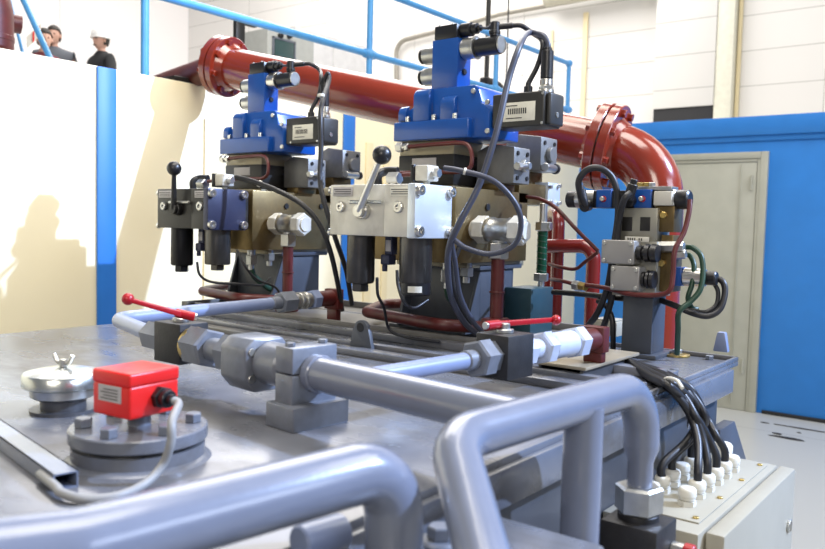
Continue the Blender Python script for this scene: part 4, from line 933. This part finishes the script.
# saddle carrying the pipe on the low wall
q = A+d*.35
t2 = thing('pipe_saddle', (A.x, 3.5, 2.19), 'dark steel saddle block carrying the red pipe on the low wall', 'pipe support')
MB().box((A.x-.12, 3.442, 2.19), (A.x+.10, 3.555, 2.215), .003).build('saddle_plate', blackmetal, t2)

# ================================================================== THIN RED PIPES between stands
t = thing('red_pipe_loop', (2.75, 1.6, 0), 'red looped pipe standing behind the green sight tube', 'pipe')
X_ = 2.75
P = lambda x, y: oX(x, y, X_)
MB().pipe([Vector((X_+.12, P(560, 215).y+.10, .3)), Vector((X_+.12, P(560, 215).y+.10, P(560, 212).z)), P(559, 215), Vector((X_, P(559, 215).y, .3))], .05, .0235).build('tube', redcrimson, t)
t = thing('red_branch_pipe', (2.7, 1.3, 0), 'red horizontal pipe turning down right of the green sight tube', 'pipe')
MB().pipe([oX(543, 246, 2.70), oX(594, 246, 2.70), Vector((2.70, oX(594, 246, 2.7).y, .25))], .05, .026).build('tube', redcrimson, t)
# green sight tube with fittings on teal base
t = thing('sight_tube', oY(542, 322, 1.33), 'dark green sight tube with hex fittings on a teal block', 'sight tube')
Yg = 1.33; g = lambda px, py: oY(px, py, Yg)
xg = g(542, 250).x
z = lambda py: g(542, py).z
mb = MB(); mb.cyl((xg, Yg, z(275)), (xg, Yg, z(230)), .0175, b=.001); mb.build('tube', greentube, t)
MB().tube([(xg+.0175*cos(k*.5), Yg+.0175*sin(k*.5), z(232)+(z(273)-z(232))*k/88) for k in range(89)], .0016, 6, smooth=False).build('wire_coil', greenhose, t)
mb = MB(); mb.hex((xg, Yg, z(281)), (xg, Yg, z(273)), .026); mb.cyl((xg, Yg, z(289)), (xg, Yg, z(281)), .012); mb.build('lower_nut', silver, t)
mb = MB(); mb.hex((xg, Yg, z(231)), (xg, Yg, z(222)), .026); mb.cyl((xg, Yg, z(222)), (xg, Yg, z(203)), .014); mb.build('upper_nut', silver, t)
MB().hex((xg+.004, Yg-.03, z(226)), (xg+.004, Yg, z(226)), .015).build('side_plug', silver, t)
q0, q1 = rY(Yg-.05, 531, 288, 553, 320, .10); MB().box(q0, q1, .003).build('base_block', teal, t)
MB().box((q0.x, q0.y, 1.14), (q1.x, q1.y, q0.z), .003).build('base_foot', teal, t)
# thin tubes running right from the stand to the right valve stack
DT = 2.45
for pts, m, r, lbl in (
    ([oD(527, 197, 2.55), oD(540, 199, 2.5), oD(556, 208, 2.45), oD(575, 228, 2.4), oD(598, 251, 2.36)], redoxide, .006, 'thin red brown tube arching from the right manifold to the small valve stack'),
    ([oD(549, 264, 2.6), oD(560, 267, 2.5), oD(575, 269, 2.45), oD(585, 262, 2.4), oD(598, 252, 2.36)], redoxide, .0055, 'thin dark red tube dipping between sight tube and small valve stack'),
    ([oD(551, 279, 2.6), oD(562, 281, 2.5), oD(573, 284, 2.45), oD(580, 288, 2.4)], redoxide, .006, 'short red brown tube left of the small brass fitting'),
    ([oD(553, 292, 2.6), oD(580, 294, 2.5), oD(600, 296, 2.4), oD(628, 299, 2.3)], blackmetal, .009, 'dark straight pipe behind the grey column of the small stack'),
    ([oD(690, 200, 2.15), oD(689, 212, 2.14), oD(684, 232, 2.13), oD(675, 250, 2.12), oD(673, 275, 2.12), oD(670, 290, 2.12), oD(658, 295, 2.14), oD(630, 294, 2.2), oD(606, 288, 2.28), oD(586, 285, 2.36)], redoxide, .0068, 'red brown tube curving down the right side of the small valve stack'),
    ([oD(685, 247, 2.22), oD(693, 248, 2.2), oD(701, 256, 2.18), oD(703, 272, 2.17), oD(700, 290, 2.16), oD(690, 302, 2.16), oD(679, 312, 2.16), oD(678, 330, 2.18), oD(677, 354, 2.22)], greenhose, .0075, 'dark green hose curling down right of the small valve stack to the deck'),
    ([oD(684, 254, 2.24), oD(690, 256, 2.22), oD(694, 266, 2.2), oD(692, 284, 2.19), oD(688, 298, 2.19), oD(692, 308, 2.2), oD(697, 309, 2.21)], greenhose, .007, 'short dark green hose inside the curl of the longer green hose'),
    ([oD(712, 278, 2.2), oD(722, 281, 2.18), oD(725, 292, 2.17), oD(720, 309, 2.16), oD(708, 316, 2.16), oD(692, 313, 2.18), oD(676, 306, 2.22), oD(660, 300, 2.28)], cable, .0085, 'black cable looping from the lower right solenoid back under the stack'),
    ([oD(714, 283, 2.19), oD(718, 292, 2.18), oD(716, 305, 2.17), oD(705, 312, 2.17), oD(688, 309, 2.2)], cable, .006, 'thinner black cable inside the loop below the lower right solenoid'),
    ([oD(585, 205, 2.3), oD(580, 193, 2.28), oD(579, 180, 2.27), oD(587, 170, 2.26), oD(599, 168, 2.25), oD(611, 176, 2.25), oD(617, 192, 2.25), oD(618, 215, 2.26), oD(614, 245, 2.28), oD(608, 285, 2.32), oD(598, 312, 2.36), oD(588, 326, 2.42)], cable, .0095, 'black cable looping up over the left solenoid of the small stack'),
    ([oD(631, 193, 2.22), oD(624, 200, 2.22), oD(619, 220, 2.25), oD(616, 250, 2.27), oD(613, 290, 2.31), oD(606, 320, 2.36), oD(600, 332, 2.42)], cable, .0095, 'black cable falling from the middle plug of the small stack'),
    ([oD(598, 301, 2.4), oD(606, 306, 2.36), oD(612, 318, 2.34), oD(613, 335, 2.34), oD(613, 350, 2.36)], cable, .008, 'black tube bending down into the deck left of the grey column'),
):
    tag(MB().tube(pts, r, 12).build('tube' if m in (redoxide, blackmetal) else ('green_hose' if m is greenhose else 'cable'), m), lbl, 'tube' if m in (redoxide, blackmetal) else ('hose' if m is greenhose else 'cable'))
t = thing('brass_fitting', oD(580, 286, 2.38), 'small brass and zinc pipe fitting left of the small valve stack', 'pipe fitting')
a = oD(574, 285, 2.40); b = oD(580, 286, 2.38); c = oD(586, 287, 2.36); mb = MB(); mb.hex(a, b, .016); mb.build('nut', zinc, t); mb = MB(); mb.hex(b, c, .013); mb.build('ferrule', brass, t)
for px, py, dd, a_ in ((716, 281, 2.185, 0), (722, 303, 2.165, 0)):
    pass

# ================================================================== SMALL VALVE STACK ON GREY COLUMN
XC = 2.17
t = thing('stack_column', (2.22, .92, TZ), 'grey steel column carrying the small valve stack at the right', 'stand')
a0, a1 = rX(XC, 622, 296, 652, 352, .02); ya, yb = a0.y, a1.y
MB().box((XC, ya, TZ+.012), (XC+.012, yb, a1.z), .002).build('front_plate', pedgrey, t)
MB().box((XC+.012, ya, TZ+.012), (XC+.10, ya+.010, a1.z), .002).build('side_plate', pedgrey, t)
MB().box((XC+.012, yb-.010, TZ+.012), (XC+.10, yb, a1.z), .002).build('side_plate', pedgrey, t)
MB().box((XC-.02, ya-.02, TZ), (XC+.13, yb+.02, TZ+.012), .002).build('base_plate', pedgrey, t)
zc = a1.z
t = thing('valve_stack', (XC, .92, zc), 'stack of small hydraulic valves with blue directional valve on the grey column', 'hydraulic valve')
X0 = XC-.02
p0, p1 = rX(X0, 613, 241, 656, 294, .12); man = MB().box((p0.x, p0.y, zc), p1, .002).build('manifold', stackm, t)
zt = p1.z
r0_, r1_ = rX(X0+.012, 618, 208, 657, 241, .10); r0_.z = zt; up = MB().box(r0_, r1_, .002).build('spacer_block', stackm, t)
# windows of the spacer block
for xa, xb in ((622, 632), (640, 650)): w0, w1 = rX(X0+.0105, xa, 217, xb, 231, .002); MB().box(w0, w1, .0005).build('recess', blackmetal, up)
l0, l1 = rX(X0-.001, 626, 233, 648, 238, .004); l0.z = zt-.001+.0; l0, l1 = rX(X0-.0025, 625, 242-9, 649, 238.5, .003)
lb = MB().box((X0-.003, l0.y, l0.z-.01), (X0, l1.y, l1.z-.01), .0004).build('tag_plate', white, man)
mb = MB()
for k in range(7):
    if k == 4: continue
    mb.box((X0-.0036, l1.y-.008-k*.0065, l0.z-.006), (X0-.0028, l1.y-.0115-k*.0065, l1.z-.014), 0)
mb.build('print', labelink, lb)
# right side gold parts
g0, g1 = rX(X0+.03, 657, 235, 672, 292, .08); MB().box(g0, (g1.x, p0.y, g1.z), .002).build('side_block', gold, t)
g0, g1 = rX(X0+.03, 655, 206, 674, 232, .07); MB().box(g0, g1, .002).build('cartridge_block', gold, t)
for px, py in ((662, 263), (668, 248), (664, 215)): q = oX(px, py, X0+.03); MB().hex(q, q-XX*.010, .010).build('hex_plug', brass, t)
q = oX(657, 247, X0+.02); q2 = oX(684, 247, X0+.02); mb = MB(); mb.hex(q, q2, .016); mb.build('side_fitting', zinc, t)
mb = MB(); q2 = oX(673, 255, X0+.02); q3 = oX(686, 254, X0+.02); mb.hex(q2, q3, .013); mb.build('side_fitting', zinc, t)
# valve blocks with knobs
for (x_0, y_0, x_1, y_1, kx0, kx1, ky) in ((601, 240, 634, 264, 636, 658, 255), (610, 266, 639, 291, 642, 655, 277)):
    b0, b1 = rX(X0-.05, x_0, y_0, x_1, y_1, .048); vb = MB().box(b0, b1, .004, 3).build('pilot_valve', mat('cast grey light', (.33, .32, .31), .4, .5), t)
    for fy in (.1, .9):
        for fz in (.14, .86): q = Vector((X0-.05, b0.y+(b1.y-b0.y)*fy, b0.z+(b1.z-b0.z)*fz)); MB().cyl(q, q-XX*.005, .0055).build('cap_screw', zinc, vb)
    q = Vector((X0-.024, b0.y, (b0.z+b1.z)/2)); e = oX(kx1, ky, X0-.024); L = q.y-e.y
    mb = MB(); mb.lathe(q, -YY, [(0, .020), (L*.25, .020), (L*.27, .013), (L*.42, .013), (L*.44, .026), (L*.62, .024), (L*.64, .018), (L*.72, .018), (L*.74, .026), (L, .024)], 24); mb.build('adjusting_knob', black, vb)
# top blue directional valve, axis along the wall direction
zb, = (r1_.z,)
Xa = X0+.055
c = lambda px: oX(px, 201, Xa)
zz = c(640).z
t = thing('directional_valve', (Xa, .9, zb), 'blue directional valve with two silver solenoids on top of the small stack', 'hydraulic valve')
v0, v1 = rX(X0+.02, 592, 190, 652, 212, .075); v0.z = zb
zz = (v0.z+v1.z)/2
MB().box((v0.x+.004, v0.y+.001, v0.z), (v1.x-.002, v1.y-.001, v1.z-.001), .002).build('body', black, t)
for xa, xb in ((596, 611), (634, 651)): w0, w1 = rX(X0+.018, xa, 190, xb, 212, .079); bb = MB().box((w0.x, w0.y, zb), (w1.x, w1.y, v1.z+.001), .002).build('blue_body', valveblue, t); q = Vector((w0.x, (w0.y+w1.y)/2, zz)); MB().lathe(q, -XX, [(0, .009), (.003, .009)], 20).build('red_dot', redlever, bb); MB().hex(q-XX*.003, q-XX*.014, .007).build('nose', silver, bb)
Y0 = v1.y; Y1 = c(577).y; Y2 = c(569).y
mb = MB(); mb.cyl((Xa, Y0, zz), (Xa, Y1, zz), .0265); s = mb.build('solenoid', silver, t); mb = MB(); mb.lathe((Xa, Y1, zz), YY, [(0, .023), (.004, .0245), (Y2-Y1, .0245), (Y2-Y1+.003, .02)], 24); mb.build('end_cap', black, s)
Y0 = v0.y; Y1 = c(677).y; Y2 = c(689).y
mb = MB(); mb.cyl((Xa, Y0, zz), (Xa, Y1, zz), .0285); s = mb.build('solenoid', silver, t); mb = MB(); mb.lathe((Xa, Y1, zz), -YY, [(0, .025), (.004, .027), (Y1-Y2, .027), (Y1-Y2+.004, .022)], 24); mb.build('end_cap', black, s)
MB().box((Xa-.036, Y0-.055, zz-.018), (Xa-.01, Y0-.004, zz+.022), .003).build('coil_block', mat('beige coil', (.55, .53, .47), .4), s)
# zinc bits and plugs on top
t0, t1 = rX(X0+.03, 630, 186, 672, 190, .05); MB().box((t0.x, t0.y, v1.z+.0), (t1.x, t1.y, v1.z+.010), .001).build('top_plate', zinc, t)
for px in (632, 637, 641, 647, 652): q = oX(px, 186, X0+.05); q.z = v1.z+.010; MB().hex(q, q+ZZ*.012, .0095).build('top_screw', brass if px % 2 else silver, t)
for pa, pb in (((584, 205), (581, 190)), ((628, 200), (633, 184))):
    a = oX(*pa, X0-.005); b = oX(*pb, X0-.005); mb = MB(); mb.cyl(a, b, .014); mb.cyl(a+ZZ*-.005, a+XX*.03, .016); mb.cyl(b, b+(b-a)*.3, .010); mb.build('cable_plug', black, t)
# lower right solenoid
t = thing('lower_solenoid', oX(690, 277, X0+.06), 'silver white solenoid with black cap sticking out right below the hoses', 'solenoid')
Yl = lambda px: oX(px, 277, X0+.07)
zq = Yl(690).z
c0, c1 = rX(X0+.04, 661, 266, 672, 287, .06); MB().box((c0.x, c0.y, c0.z), (c1.x, c1.y, c1.z), .002).build('mount', greym, t)
MB().box((X0+.045, Yl(684).y, zq-.026), (X0+.098, c0.y, zq+.026), .002).build('blue_body', valveblue, t)
mb = MB(); mb.cyl((X0+.07, Yl(684).y, zq), (X0+.07, Yl(706).y, zq), .0255); mb.build('coil', silver, t)
mb = MB(); mb.cyl((X0+.07, Yl(706).y, zq), (X0+.07, Yl(717).y, zq), .0195); mb.build('end_cap', black, t)
# deck fitting where the green hose lands
t = thing('deck_flange', oD(677, 355, 2.22), 'small brass ringed flange where the green hose meets the deck', 'pipe fitting')
q = oZ(677, 356, TZ); mb = MB(); mb.cyl(q, q+ZZ*.006, .036); mb.build('ring', brass, t); mb = MB(); mb.cyl(q+ZZ*.006, q+ZZ*.02, .014); mb.build('nut', zinc, t)
t = thing('terminal_box', oZ(612, 338, TZ+.01), 'small pale grey box on the deck left of the grey column', 'terminal box')
q = oZ(605, 336, TZ); MB().box(q+Vector((0, -.04, 0)), q+Vector((.08, .05, .05)), .004).build('casing', boxgrey, t)
MB().box(q+Vector((.004, -.036, .05)), q+Vector((.076, .046, .056)), .002).build('lid', boxgrey, t)
# ================================================================== LIGHT
def area(name, loc, tgt, sx, sy, power, col, spread=180):
    l = bpy.data.lights.new(name, 'AREA'); l.shape = 'RECTANGLE'; l.size = sx; l.size_y = sy; l.energy = power; l.color = col; l.spread = R(spread)
    o = bpy.data.objects.new(name, l); COL.objects.link(o); o.location = loc
    o.rotation_euler = (Vector(tgt)-Vector(loc)).to_track_quat('-Z', 'Y').to_euler(); return o
area('window_daylight', (2.5, -9.5, 5.2), (2.0, 2.5, 1.4), 5, 2.6, 420, (.70, .80, 1.0))
area('hall_fill', (1.5, 1.9, 5.2), (1.5, 3.6, 1.6), 6.5, .6, 90, (1, .93, .80), 150)  # unseen strip light added so the low wall is brightest at its top
area('hall_fill', (1.0, .5, 7.5), (1.5, 2, 0), 3, 3, 330, (1, .95, .86))  # unseen overhead fill added for the machine
area('hall_fill', (8.0, 8, 8.5), (9, 8, 0), 8, 8, 1450, (1, .965, .93))  # unseen fill that lifts the hall walls behind the gallery
area('hall_fill', (5.0, -2, 6.5), (6.5, 1, 0), 3, 3, 240, (1, .96, .90))
area('hall_fill', (-4.5, -2.0, 4.0), (2, 2.5, 1.3), 2.5, 2, 190, (1, .92, .80))
# low daylight beam through a hall window behind and to the right of the camera
l = bpy.data.lights.new('window_sunbeam', 'SPOT'); l.energy = 9800; l.color = (.48, .64, 1.0); l.shadow_soft_size = .07
l.spot_size = R(30); l.spot_blend = .25
o = bpy.data.objects.new('window_sunbeam', l); COL.objects.link(o)
o.location = (6.1, -5.5, 7.1)
o.rotation_euler = (Vector((1.0, 2.6, 1.6))-o.location).to_track_quat('-Z', 'Y').to_euler()
w = bpy.data.worlds.new('world'); SC.world = w; w.use_nodes = True
w.node_tree.nodes['Background'].inputs[0].default_value = (.93, .95, 1, 1); w.node_tree.nodes['Background'].inputs[1].default_value = .27
SC.view_settings.view_transform = 'Standard'; SC.view_settings.look = 'None'; SC.view_settings.gamma = 1; SC.view_settings.exposure = -.17
